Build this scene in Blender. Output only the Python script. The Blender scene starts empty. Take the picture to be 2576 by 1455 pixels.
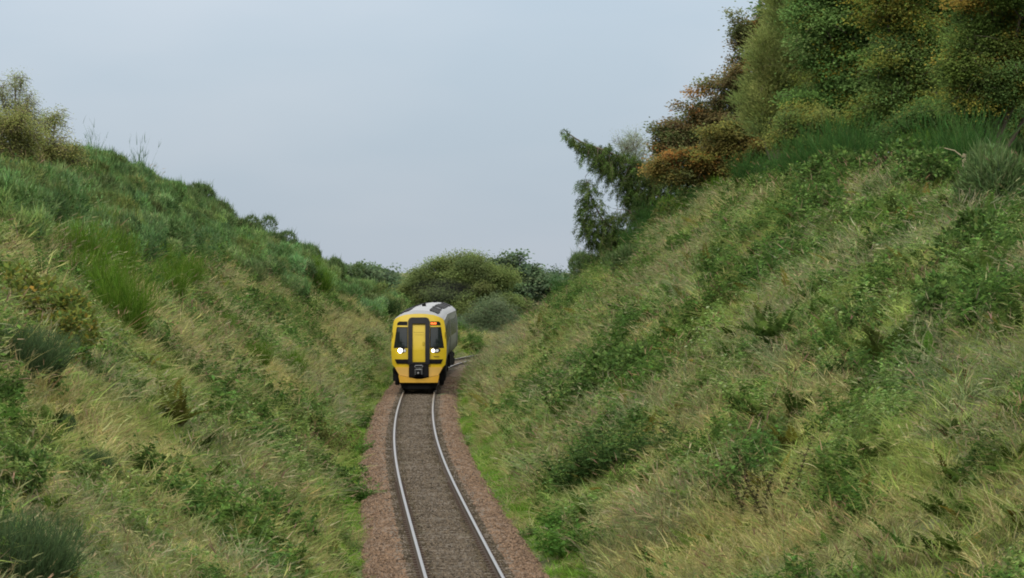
import bpy, bmesh, math, random
import numpy as np
from mathutils import Vector, Matrix

random.seed(7)
RNG = np.random.default_rng(11)
sc = bpy.context.scene
COL = sc.collection

# ------------------------------------------------------------------ camera, sky, sun, exposure
F = 3700.0                      # focal length in pixels of a 1024 px wide frame
CAM_H = 6.0                     # camera height above the rail heads
HOR = 269.0                     # row of the horizon in a 1024 x 578 frame
cam_d = bpy.data.cameras.new('camera')
cam = bpy.data.objects.new('camera', cam_d)
COL.objects.link(cam)
cam_d.sensor_width = 36.0
cam_d.lens = F / 1024.0 * 36.0
cam_d.clip_start = 0.5
cam_d.clip_end = 20000.0
cam.location = (0.0, 0.0, CAM_H)
cam.rotation_euler = (math.radians(90.0) - (289.0 - HOR) / F, 0.0, 0.0)
sc.camera = cam

SUN_EL, SUN_ROT = math.radians(42), math.radians(196)
world = bpy.data.worlds.new('World')
sc.world = world
world.use_nodes = True
wt = world.node_tree
for n in list(wt.nodes):
    wt.nodes.remove(n)


def wn(kind, **kw):
    n = wt.nodes.new(kind)
    for k, v in kw.items():
        setattr(n, k, v)
    return n


wo = wn('ShaderNodeOutputWorld')
wb = wn('ShaderNodeBackground')
wb.inputs['Strength'].default_value = 0.1
sky = wn('ShaderNodeTexSky', sky_type='NISHITA')
sky.sun_disc = False
sky.sun_elevation = SUN_EL
sky.sun_rotation = SUN_ROT
tc = wn('ShaderNodeTexCoord')
mp = wn('ShaderNodeMapping')
mp.inputs['Scale'].default_value = (7.0, 7.0, 20.0)
mp.inputs['Location'].default_value = (0.35, 0.2, 0.1)
nz = wn('ShaderNodeTexNoise')
nz.inputs['Scale'].default_value = 1.1
nz.inputs['Detail'].default_value = 4.0
nz.inputs['Roughness'].default_value = 0.45
cr = wn('ShaderNodeValToRGB')
cr.color_ramp.elements[0].position = 0.36
cr.color_ramp.elements[0].color = (2.92, 3.52, 4.18, 1)
cr.color_ramp.elements[1].position = 0.66
cr.color_ramp.elements[1].color = (3.46, 3.90, 4.46, 1)
sx = wn('ShaderNodeSeparateXYZ')
mm = wn('ShaderNodeMath', operation='MAXIMUM')
mm.inputs[1].default_value = 0.0
ma = wn('ShaderNodeMath', operation='MULTIPLY_ADD')
ma.inputs[1].default_value = 3.2
ma.inputs[2].default_value = 1.0
mx = wn('ShaderNodeMix', data_type='RGBA')
mx.inputs['Factor'].default_value = 0.93
vm = wn('ShaderNodeVectorMath', operation='SCALE')
L = wt.links.new
L(tc.outputs['Generated'], mp.inputs['Vector'])
L(mp.outputs['Vector'], nz.inputs['Vector'])
L(nz.outputs['Fac'], cr.inputs['Fac'])
L(tc.outputs['Generated'], sx.inputs[0])
L(sx.outputs['Z'], mm.inputs[0])
L(mm.outputs[0], ma.inputs[0])
zm = wn('ShaderNodeMapRange')                      # overhead the cloud deck is neutral, low down it is bluish
zm.inputs['From Min'].default_value = 0.08
zm.inputs['From Max'].default_value = 0.45
up = wn('ShaderNodeMix', data_type='RGBA')
up.inputs['B'].default_value = (4.25, 4.1, 3.8, 1)
L(sx.outputs['Z'], zm.inputs['Value'])
L(zm.outputs[0], up.inputs['Factor'])
L(cr.outputs['Color'], up.inputs['A'])
L(sky.outputs['Color'], mx.inputs['A'])
L(up.outputs['Result'], mx.inputs['B'])
L(mx.outputs['Result'], vm.inputs[0])
L(ma.outputs[0], vm.inputs['Scale'])
L(vm.outputs[0], wb.inputs['Color'])
L(wb.outputs[0], wo.inputs['Surface'])

sun_d = bpy.data.lights.new('sun', 'SUN')
sun_d.energy = 1.5
sun_d.angle = math.radians(18)
sun_d.color = (1.0, 0.94, 0.84)
sun = bpy.data.objects.new('sun', sun_d)
COL.objects.link(sun)
sun_dir = Vector((math.sin(SUN_ROT) * math.cos(SUN_EL), math.cos(SUN_ROT) * math.cos(SUN_EL), math.sin(SUN_EL)))
sun.rotation_euler = sun_dir.to_track_quat('Z', 'Y').to_euler()

sc.view_settings.view_transform = 'Standard'
sc.view_settings.look = 'None'
sc.view_settings.exposure = 0.46
sc.view_settings.gamma = 1.0
sc.cycles.max_bounces = 6
sc.cycles.diffuse_bounces = 3
sc.cycles.glossy_bounces = 3
sc.cycles.transmission_bounces = 4
sc.cycles.filter_width = 1.9
sc.cycles.use_denoising = True


# ------------------------------------------------------------------ small helpers
def lerp_table(tab, x):
    t = np.array(tab, float)
    return np.interp(x, t[:, 0], t[:, 1])


def smooth_table(tab):
    """natural cubic spline through the table's points, linear outside"""
    t = np.array(tab, float)
    xs, ys = t[:, 0], t[:, 1]
    n = len(xs)
    h = np.diff(xs)
    A = np.zeros((n, n)); b = np.zeros(n)
    A[0, 0] = A[-1, -1] = 1
    for i in range(1, n - 1):
        A[i, i - 1] = h[i - 1]; A[i, i] = 2 * (h[i - 1] + h[i]); A[i, i + 1] = h[i]
        b[i] = 6 * ((ys[i + 1] - ys[i]) / h[i] - (ys[i] - ys[i - 1]) / h[i - 1])
    M = np.linalg.solve(A, b)
    s0 = (ys[1] - ys[0]) / h[0] - h[0] * (2 * M[0] + M[1]) / 6
    s1 = (ys[-1] - ys[-2]) / h[-1] + h[-1] * (M[-2] + 2 * M[-1]) / 6

    def f(x):
        x = np.asarray(x, float)
        i = np.clip(np.searchsorted(xs, x) - 1, 0, n - 2)
        a = xs[i + 1] - x; c = x - xs[i]; hh = h[i]
        v = (M[i] * a ** 3 + M[i + 1] * c ** 3) / (6 * hh) + (ys[i] / hh - M[i] * hh / 6) * a + (ys[i + 1] / hh - M[i + 1] * hh / 6) * c
        v = np.where(x < xs[0], ys[0] + s0 * (x - xs[0]), v)
        return np.where(x > xs[-1], ys[-1] + s1 * (x - xs[-1]), v)
    return f


def _hash(ix, iy, seed):
    h = (ix * 374761393 + iy * 668265263 + seed * 1274126177) & 0xFFFFFFFF
    h = ((h ^ (h >> 13)) * 1274126177) & 0xFFFFFFFF
    return ((h ^ (h >> 16)) & 0xFFFFFF) / float(0xFFFFFF)


def vnoise(x, y, seed=0):
    x = np.asarray(x, float); y = np.asarray(y, float)
    ix = np.floor(x).astype(np.int64); iy = np.floor(y).astype(np.int64)
    fx = x - ix; fy = y - iy
    fx = fx * fx * (3 - 2 * fx); fy = fy * fy * (3 - 2 * fy)
    a = _hash(ix, iy, seed); b = _hash(ix + 1, iy, seed); c = _hash(ix, iy + 1, seed); d = _hash(ix + 1, iy + 1, seed)
    return (a * (1 - fx) + b * fx) * (1 - fy) + (c * (1 - fx) + d * fx) * fy


def fbm(x, y, seed=0, octaves=4):
    v = 0; amp = 0.5; tot = 0
    for k in range(octaves):
        v = v + amp * vnoise(x * 2 ** k, y * 2 ** k, seed + 17 * k); tot += amp; amp *= 0.55
    return v / tot


# track alignment (x of the centre line at each y), then the cutting's two slopes
XC = smooth_table([(-60, 5.1), (0, 2.35), (40, .58), (72.7, -.96), (89.5, -1.74), (115.6, -2.87), (149.7, -3.95), (181, -4.55),
                   (205, -4.82), (226, -4.62), (238, -3.95), (250, -2.75), (270, -.2), (300, 5.2), (340, 14.6), (400, 33)])
HL = smooth_table([(-60, 9), (60, 9.4), (100, 9.6), (140, 9.75), (170, 10.9), (200, 11.2), (222, 9.2), (240, 7.7), (252, 5.9), (262, 4.0), (272, 2.3),
                   (285, 1.0), (300, .4), (340, .2), (400, .2), (480, 0.2)])
HR = smooth_table([(-60, 7), (60, 7.0), (90, 7.4), (110, 8.5), (130, 9.4), (150, 9.8), (170, 10.1), (200, 10.3), (225, 9.8), (260, 9), (300, 7.5),
                   (350, 4), (400, 1.5), (480, .5)])
ML = [(-60, .8), (140, .78), (200, .86), (240, .83), (260, .78), (400, .6)]
MR = [(-60, .62), (90, .64), (110, .70), (130, .77), (170, .80), (260, .80), (400, .6)]
BASE = -0.42


def soft(v, m, h, k=0.45):
    h = np.maximum(h, 0.05)
    a = m * v
    r = -k * np.logaddexp(-a / k, -h / k)
    return r + k * math.log(1.0) if np.isscalar(r) else r


def terrain(x, y):
    x = np.asarray(x, float); y = np.asarray(y, float)
    yc = np.clip(y, -60, 430)
    u = x - XC(yc)
    vl = -u - 1.95; vr = u - 1.95
    z = np.zeros_like(u) + BASE
    n = fbm(x * .32, y * .32, 3) - .5
    n2 = fbm(x * .9 + 7, y * .9, 5) - .5
    for v, H, M in ((vl, HL(yc), lerp_table(ML, yc)), (vr, HR(yc), lerp_table(MR, yc))):
        ve = np.where(v > 0.25, v - 0.25, 0.0)
        s = soft(ve, M, H)
        s0 = soft(np.zeros_like(ve), M, H)
        rise = np.where(v > 0.25, np.maximum(s - s0, 0), 0)
        edge = np.clip(v / 2.0, 0, 1)
        bump = (n * .75 + n2 * .35) * edge * np.clip((H + .5) / 4, .15, 1)
        z = z + rise + np.where(v > 0, bump, 0)
    far = np.clip((np.abs(u) - 40) / 160, 0, 1)
    z = z * (1 - far) + far * (np.clip(z, -0.4, 6) * .5)
    fy = np.clip((y - 430) / 200, 0, 1)
    return z * (1 - fy) + fy * (-0.4)


def P(px, py, D):
    """a point at depth D seen at pixel (px, py) of the 2576 px wide picture: world x, z"""
    a = px * .3975; b = py * .3975
    return (a - 512) / F * D, CAM_H - (b - HOR) / F * D


def ground_at(px, py, dmin=25, dmax=420):
    D = np.arange(dmin, dmax, .2)
    for k in range(40):                                            # just over the crest: take the crest itself
        x, z = P(px, py, D)
        hit = np.nonzero(terrain(x, D) >= z)[0]
        if len(hit) and D[hit[0]] < 262:
            break
        py += 5
    i = hit[0] if len(hit) else len(D) - 1
    return float(x[i]), float(D[i])


def mesh_np(name, verts, faces, mats=(), cols=None, midx=None, smooth=False):
    """faces: (n,k) int array, all the same k"""
    me = bpy.data.meshes.new(name)
    verts = np.asarray(verts, np.float32); faces = np.asarray(faces, np.int32)
    n, k = faces.shape
    me.vertices.add(len(verts)); me.vertices.foreach_set('co', verts.ravel())
    me.loops.add(n * k); me.loops.foreach_set('vertex_index', faces.ravel())
    me.polygons.add(n)
    me.polygons.foreach_set('loop_start', np.arange(0, n * k, k, dtype=np.int32))
    me.polygons.foreach_set('loop_total', np.full(n, k, np.int32))
    if midx is not None:
        me.polygons.foreach_set('material_index', np.asarray(midx, np.int32))
    if smooth:
        me.polygons.foreach_set('use_smooth', np.ones(n, bool))
    for m in mats:
        me.materials.append(m)
    me.update(calc_edges=True)
    if cols is not None:
        c = np.ones((len(verts), 4), np.float32); c[:, :3] = cols
        at = me.color_attributes.new('col', 'FLOAT_COLOR', 'POINT')
        at.data.foreach_set('color', c.ravel())
    return me


def obj(name, me, parent=None, loc=None, label=None, cat=None, group=None, kind=None):
    o = bpy.data.objects.new(name, me)
    COL.objects.link(o)
    if parent is not None:
        o.parent = parent
    if loc is not None:
        o.location = loc
    for k, v in (('label', label), ('category', cat), ('group', group), ('kind', kind)):
        if v:
            o[k] = v
    return o


def empty(name, loc, label, cat, group=None, rotz=0):
    o = obj(name, None, None, loc, label, cat, group)
    o.empty_display_size = .3
    o.rotation_euler = (0, 0, rotz)
    return o


# ------------------------------------------------------------------ materials
def mat(name, color=(.5, .5, .5), rough=.6, metal=0.0, noise=0.0, nscale=8.0, bump=0.0, emit=None, estr=0.0, coat=0.0, spec=.5):
    m = bpy.data.materials.new(name)
    m.use_nodes = True
    nt = m.node_tree
    b = nt.nodes['Principled BSDF']
    b.inputs['Base Color'].default_value = (*color, 1)
    b.inputs['Roughness'].default_value = rough
    b.inputs['Metallic'].default_value = metal
    b.inputs['Specular IOR Level'].default_value = spec
    if coat:
        b.inputs['Coat Weight'].default_value = coat
    if emit:
        b.inputs['Emission Color'].default_value = (*emit, 1)
        b.inputs['Emission Strength'].default_value = estr
    if noise or bump:
        t = nt.nodes.new('ShaderNodeTexCoord')
        n = nt.nodes.new('ShaderNodeTexNoise')
        n.inputs['Scale'].default_value = nscale
        n.inputs['Detail'].default_value = 6
        nt.links.new(t.outputs['Object'], n.inputs['Vector'])
        if noise:
            r = nt.nodes.new('ShaderNodeMapRange')
            r.inputs['To Min'].default_value = 1 - noise
            r.inputs['To Max'].default_value = 1 + noise
            v = nt.nodes.new('ShaderNodeVectorMath'); v.operation = 'SCALE'
            v.inputs[0].default_value = color
            nt.links.new(n.outputs['Fac'], r.inputs['Value'])
            nt.links.new(r.outputs[0], v.inputs['Scale'])
            nt.links.new(v.outputs[0], b.inputs['Base Color'])
        if bump:
            bp = nt.nodes.new('ShaderNodeBump')
            bp.inputs['Strength'].default_value = bump
            bp.inputs['Distance'].default_value = .05
            nt.links.new(n.outputs['Fac'], bp.inputs['Height'])
            nt.links.new(bp.outputs[0], b.inputs['Normal'])
    return m


def leaf_mat(name, trans=.3, tint=False, gloss=0.0, gain=1.0):
    """diffuse + translucent leaf, colour from the mesh's own leaf colours, optional per plant tint"""
    m = bpy.data.materials.new(name)
    m.use_nodes = True
    nt = m.node_tree
    nt.nodes.clear()
    out = nt.nodes.new('ShaderNodeOutputMaterial')
    a = nt.nodes.new('ShaderNodeAttribute'); a.attribute_name = 'col'
    c = a.outputs['Color']
    if tint:
        t = nt.nodes.new('ShaderNodeAttribute'); t.attribute_type = 'INSTANCER'; t.attribute_name = 'tint'
        mu = nt.nodes.new('ShaderNodeVectorMath'); mu.operation = 'MULTIPLY'
        nt.links.new(c, mu.inputs[0]); nt.links.new(t.outputs['Color'], mu.inputs[1])
        c = mu.outputs[0]
    if gain != 1.0:
        g = nt.nodes.new('ShaderNodeVectorMath'); g.operation = 'SCALE'; g.inputs['Scale'].default_value = gain
        nt.links.new(c, g.inputs[0]); c = g.outputs[0]
    d = nt.nodes.new('ShaderNodeBsdfDiffuse')
    tr = nt.nodes.new('ShaderNodeBsdfTranslucent')
    mixs = nt.nodes.new('ShaderNodeMixShader'); mixs.inputs[0].default_value = trans
    nt.links.new(c, d.inputs['Color']); nt.links.new(c, tr.inputs['Color'])
    nt.links.new(d.outputs[0], mixs.inputs[1]); nt.links.new(tr.outputs[0], mixs.inputs[2])
    last = mixs.outputs[0]
    if gloss:
        gl = nt.nodes.new('ShaderNodeBsdfGlossy'); gl.inputs['Roughness'].default_value = .45
        m2 = nt.nodes.new('ShaderNodeMixShader'); m2.inputs[0].default_value = gloss
        nt.links.new(last, m2.inputs[1]); nt.links.new(gl.outputs[0], m2.inputs[2])
        last = m2.outputs[0]
    nt.links.new(last, out.inputs['Surface'])
    return m


M_GRASS = leaf_mat('grass_blades', .42, tint=True, gain=1.16)
M_LEAF = leaf_mat('leaves', .32)
M_TREE = leaf_mat('tree_leaves', .42, gain=2.1)
M_BARK = mat('bark', (.09, .07, .05), .9, noise=.5, nscale=6, bump=.6)
M_PALEBARK = mat('pale_dead_wood', (.20, .175, .105), .9, noise=.6, nscale=7, bump=.5)


# ------------------------------------------------------------------ vegetation meshes
def pick(pal, n, jit=.18, rng=RNG):
    """n colours from a palette of (weight, (r,g,b))"""
    w = np.array([p[0] for p in pal], float); w /= w.sum()
    c = np.array([p[1] for p in pal], float)[rng.choice(len(pal), n, p=w)]
    return np.clip(c * (1 + jit * rng.standard_normal((n, 1))) * (1 + .3 * jit * rng.standard_normal((n, 3))), .004, .9)


def unit(v):
    return v / np.maximum(np.linalg.norm(v, axis=-1, keepdims=True), 1e-9)


class Leaves:
    """collects quads with colours, then becomes one mesh"""
    def __init__(self):
        self.v = []; self.f = []; self.c = []; self.n = 0

    def add(self, v, f, c):
        self.v.append(v.reshape(-1, 3)); self.f.append(f + self.n); self.c.append(c.reshape(-1, 3)); self.n += len(self.v[-1])

    def ribbons(self, base, d, length, width, bend, cols, segs=3, rng=RNG, taper=1.0, wtip=0.12, side=None):
        n = len(base)
        d = unit(d)
        rnd = rng.standard_normal((n, 3)) if side is None else side
        s = unit(np.cross(d, rnd))
        t = np.linspace(0, 1, segs + 1)
        length = np.broadcast_to(length, (n,)); width = np.broadcast_to(width, (n,))
        p = base[:, None] + d[:, None] * (length[:, None] * t)[:, :, None] + bend[:, None] * ((length[:, None]) * t ** 2)[:, :, None]
        w = width[:, None] * (wtip + (1 - wtip) * (1 - t ** 2) ** taper) * .5
        a = p - s[:, None] * w[:, :, None]; b = p + s[:, None] * w[:, :, None]
        v = np.stack([a, b], 2)                                  # n, segs+1, 2, 3
        idx = np.arange(n * (segs + 1) * 2).reshape(n, segs + 1, 2)
        f = np.stack([idx[:, :-1, 0], idx[:, :-1, 1], idx[:, 1:, 1], idx[:, 1:, 0]], -1).reshape(-1, 4)
        c = np.repeat(cols, (segs + 1) * 2, 0)
        self.add(v, f, c)
        return p

    def leaf(self, pos, d, nor, length, width, cols):
        """pointed leaf: stalk, two widest points, tip"""
        n = len(pos)
        d = unit(d); s = unit(np.cross(nor, d)); up = unit(np.cross(d, s))
        length = np.broadcast_to(length, (n,))[:, None]; width = np.broadcast_to(width, (n,))[:, None]
        v = np.stack([pos, pos + d * length * .45 - s * width * .5 + up * width * .12,
                      pos + d * length, pos + d * length * .45 + s * width * .5 + up * width * .12], 1)
        f = np.arange(n * 4).reshape(n, 4)
        self.add(v, f, np.repeat(cols, 4, 0))

    def mesh(self, name, mats):
        return mesh_np(name, np.concatenate(self.v), np.concatenate(self.f), mats, np.concatenate(self.c))


def disc(n, r, rng):
    a = rng.uniform(0, 2 * np.pi, n); q = r * np.sqrt(rng.uniform(0, 1, n))
    return np.stack([q * np.cos(a), q * np.sin(a), np.zeros(n)], 1)


STRAW = [(4, (.31, .28, .135)), (3, (.26, .25, .11)), (1.6, (.35, .315, .175)), (3.5, (.215, .24, .085)), (.5, (.27, .22, .13))]
GREEN = [(4, (.20, .245, .072)), (3, (.17, .225, .062)), (2, (.235, .27, .09)), (2.4, (.285, .28, .125))]
LUSH = [(3, (.11, .205, .03)), (3, (.14, .235, .04)), (1, (.08, .155, .025))]
GREY = [(3, (.17, .20, .10)), (2, (.20, .20, .11)), (2, (.11, .15, .06))]


def tuft(name, seed, pal, n, hmin, hmax, rad=.3, spread=.35, droop=.5, w=.011, heads=0.0, headpal=None):
    rng = np.random.default_rng(seed)
    Lv = Leaves()
    b = disc(n, rad, rng)
    d = np.stack([rng.normal(0, spread, n), rng.normal(0, spread, n), np.ones(n)], 1) + b * .8
    lean = rng.normal(0, .25, 2)
    bend = np.stack([rng.normal(lean[0], droop, n), rng.normal(lean[1], droop, n), -np.abs(rng.normal(.35, .2, n)) * droop * 1.6], 1)
    h = rng.uniform(hmin, hmax, n)
    c = pick(pal, n, .2, rng)
    p = Lv.ribbons(b - np.array([0, 0, .05]), d, h, w * rng.uniform(.7, 1.5, n), bend, c, 4, rng)
    if heads:
        k = int(n * heads)
        tip = p[:k, -1]; td = unit(p[:k, -1] - p[:k, -2])
        hc = pick(headpal or STRAW, k, .2, rng)
        for q in range(2):
            Lv.ribbons(tip - td * .06, td, rng.uniform(.10, .2, k), rng.uniform(.012, .022, k), rng.normal(0, .15, (k, 3)), hc, 2, rng, 1, .2)
    return Lv.mesh(name, [M_GRASS])


def herb(name, seed, pal, n=16, h=(.3, .7), leaf=(.07, .13), rad=.3, m=None):
    """leafy weed: upright stems with pairs of leaves"""
    rng = np.random.default_rng(seed)
    Lv = Leaves()
    b = disc(n, rad, rng)
    d = unit(np.stack([rng.normal(0, .25, n), rng.normal(0, .25, n), np.ones(n)], 1) + b * .7)
    hh = rng.uniform(*h, n)
    bend = rng.normal(0, .12, (n, 3))
    c = pick(pal, n, .2, rng)
    Lv.ribbons(b, d, hh, .014, bend, c * .8, 3, rng)
    for k in range(16):
        t = rng.uniform(.15, 1.02, n)
        p = b + d * (hh * t)[:, None] + bend * (hh * t * t)[:, None]
        a = rng.uniform(0, 2 * np.pi, n)
        o = np.stack([np.cos(a), np.sin(a), rng.uniform(-.3, .6, n)], 1)
        nor = np.stack([rng.normal(0, .35, n), rng.normal(0, .35, n), np.ones(n)], 1)
        ln = rng.uniform(*leaf, n) * (1.25 - .5 * t)
        Lv.leaf(p, o, nor, ln, ln * rng.uniform(.45, .65, n), pick(pal, n, .22, rng))
    return Lv.mesh(name, [m or M_GRASS])


BROOM = [(4, (.078, .155, .018)), (3, (.10, .185, .025)), (2, (.058, .12, .016)), (1, (.14, .20, .04))]
BROOM_D = [(4, (.040, .098, .026)), (3, (.052, .12, .03)), (1, (.08, .14, .045))]
GORSE = [(4, (.085, .14, .050)), (3, (.11, .17, .065)), (2, (.06, .10, .036)), (1.2, (.15, .195, .09))]
GORSE_D = [(4, (.06, .10, .042)), (2, (.08, .125, .055))]
FERN = [(4, (.062, .10, .022)), (3, (.085, .13, .03)), (2, (.048, .08, .018)), (.5, (.15, .13, .03))]
FERN_O = [(4, (.075, .080, .018)), (3, (.10, .10, .02)), (1, (.05, .065, .015))]
BRAMBLE = [(4, (.075, .135, .035)), (3, (.10, .175, .045)), (2, (.055, .10, .03)), (1, (.14, .20, .065))]
YELLOWISH = [(3, (.15, .175, .04)), (5, (.11, .155, .038)), (.9, (.20, .18, .035)), (.3, (.26, .18, .04))]


def broom(name, seed, n=420, h=1.7, rad=.45, spread=.22, pal=BROOM, w=.012):
    rng = np.random.default_rng(seed)
    Lv = Leaves()
    b = disc(n, rad * .55, rng)
    d = np.stack([rng.normal(0, spread, n), rng.normal(0, spread, n), np.ones(n)], 1) + b * .35
    hh = h * rng.uniform(.45, 1.0, n) * (1.05 - .35 * np.linalg.norm(b, axis=1) / rad)
    bend = np.stack([rng.normal(.02, .12, n), rng.normal(0, .12, n), -np.abs(rng.normal(0, .06, n))], 1)
    c = pick(pal, n, .2, rng)
    p = Lv.ribbons(b, d, hh, w * rng.uniform(.8, 1.5, n), bend, c, 3, rng)
    for q in range(5):                                             # side twigs, upright like the stems
        t = rng.integers(1, 4, n)
        bp = p[np.arange(n), t]
        dd = unit(d) + rng.normal(0, .24, (n, 3))
        Lv.ribbons(bp, dd, hh * rng.uniform(.12, .3, n), w * .9, rng.normal(0, .1, (n, 3)), pick(pal, n, .22, rng), 2, rng)
    return Lv.mesh(name, [M_LEAF])


def lumpy(rng, n, r, lobes=9):
    """points and outward directions through the outer part of a lumpy dome of radius r (x, y, z)"""
    cen = np.stack([rng.normal(0, .42, lobes), rng.normal(0, .42, lobes), rng.uniform(.15, .68, lobes)], 1)
    rad = rng.uniform(.25, .45, lobes)
    cen[0] = (0, 0, .35); rad[0] = .55
    k = rng.choice(lobes, n, p=rad ** 2 / (rad ** 2).sum())
    d = unit(rng.standard_normal((n, 3)) + np.array([0, 0, .35]))
    q = cen[k] + d * (rad[k] * rng.uniform(.55, 1.0, n) ** .5)[:, None]
    q[:, 2] = np.abs(q[:, 2])
    return q * np.array(r), d


def gorse(name, seed, n=4800, r=(.9, .9, 1.0), pal=GORSE, spike=(.06, .13), w=.026, m=None):
    rng = np.random.default_rng(seed)
    Lv = Leaves()
    p, d = lumpy(rng, n, r)
    c = pick(pal, n, .22, rng)
    dd = d + np.array([0, 0, .5]) + rng.normal(0, .45, (n, 3))
    Lv.ribbons(p, dd, rng.uniform(*spike, n), w * rng.uniform(.6, 1.3, n), rng.normal(0, .15, (n, 3)), c, 2, rng)
    k = n // 4                                                     # longer leading shoots
    i = rng.choice(n, k)
    Lv.ribbons(p[i], d[i] * .5 + np.array([0, 0, 1.0]) + rng.normal(0, .3, (k, 3)), rng.uniform(.12, .32, k), w * .8, rng.normal(0, .15, (k, 3)), c[i], 2, rng)
    b = disc(30, .25, rng)
    Lv.ribbons(b, unit(p[:30] - b), np.linalg.norm(p[:30] - b, axis=1) * .9, .02, np.zeros((30, 3)), np.tile([.07, .055, .04], (30, 1)), 2, rng)
    return Lv.mesh(name, [m or M_LEAF])


def leafy_bush(name, seed, n=1500, r=(.8, .8, .9), pal=BRAMBLE, leaf=(.07, .13), aspect=.6):
    rng = np.random.default_rng(seed)
    Lv = Leaves()
    p, d = lumpy(rng, n, r)
    o = d + rng.normal(0, .5, (n, 3)) + np.array([0, 0, -.15])
    nor = np.array([0, 0, 1.0]) + d * .5 + rng.normal(0, .4, (n, 3))
    ln = rng.uniform(*leaf, n)
    Lv.leaf(p, o, nor, ln, ln * aspect * rng.uniform(.8, 1.2, n), pick(pal, n, .24, rng))
    b = disc(40, .3, rng)
    i = rng.choice(n, 40)
    Lv.ribbons(b, p[i] - b, np.linalg.norm(p[i] - b, axis=1), .016, np.zeros((40, 3)), np.tile([.08, .07, .04], (40, 1)), 2, rng)
    return Lv.mesh(name, [M_LEAF])


def fern(name, seed, fronds=15, h=(.5, .95), pal=FERN, tilt=.42, fold=.5):
    """shuttlecock of fronds, each a midrib with tapering pairs of pinnae"""
    rng = np.random.default_rng(seed)
    Lv = Leaves()
    for k in range(fronds):
        a = 2 * np.pi * k / fronds + rng.normal(0, .3)
        o = np.array([np.cos(a), np.sin(a), 0])
        L_ = rng.uniform(*h)
        tl = rng.uniform(.3, 1.2) * tilt
        d0 = unit(np.array([[o[0] * tl, o[1] * tl, 1.0]]))[0]
        bend = o * rng.uniform(.15, .55) + np.array([0, 0, -rng.uniform(.05, .4)])
        col = pick(pal, 1, .2, rng)
        Lv.ribbons(np.array([o * .04]), d0[None], L_, .014, bend[None], col * .7, 4, rng)
        m = 17
        t = np.linspace(.16, .99, m)
        p = o * .04 + d0 * (L_ * t)[:, None] + bend * (L_ * t * t)[:, None]
        tan = unit(d0 + 2 * bend * t[:, None])
        side = unit(np.cross(tan, np.array([0, 0, 1.0]) + .01))
        nor = unit(np.cross(side, tan))
        prof = np.minimum(1.0, (t - .05) * 4) * (1.02 - t) ** .75
        ln = .30 * L_ * prof + .01
        for s in (-1, 1):
            dirs = side * s + tan * .45 + nor * fold * .6 + rng.normal(0, .1, (m, 3))
            Lv.leaf(p, dirs, nor + rng.normal(0, .25, (m, 3)), ln, .30 * ln + .02, np.clip(np.repeat(col, m, 0) * rng.normal(1, .14, (m, 1)), .004, 1))
    return Lv.mesh(name, [M_LEAF])


def seed_stem(name, seed, h=.95, whorls=11, pal=None):
    """one tall dead stem with small dark whorls of leaves and seed along it"""
    rng = np.random.default_rng(seed)
    Lv = Leaves()
    pal = pal or [(2, (.06, .07, .03)), (1, (.085, .07, .04))]
    d = np.array([[rng.normal(0, .12), rng.normal(0, .12), 1.0]])
    bend = rng.normal(0, .1, (1, 3))
    Lv.ribbons(np.zeros((1, 3)), d, h, .016, bend, np.array([[.09, .075, .04]]), 4, rng)
    Lv.ribbons(np.zeros((1, 3)), d, h, .016, bend, np.array([[.09, .075, .04]]), 4, rng)
    d = unit(d)[0]
    for k in range(whorls):
        t = .25 + .75 * k / (whorls - 1)
        p = d * h * t + bend[0] * h * t * t
        m = 10
        a = rng.uniform(0, 2 * np.pi, m)
        o = np.stack([np.cos(a), np.sin(a), rng.normal(.3, .3, m)], 1)
        ln = rng.uniform(.03, .055, m) * (1.2 - .5 * t)
        Lv.leaf(np.tile(p, (m, 1)), o, np.array([0, 0, 1.0]) + rng.normal(0, .5, (m, 3)), ln, ln * .7, pick(pal, m, .2, rng))
    return Lv.mesh(name, [M_LEAF])


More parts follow.
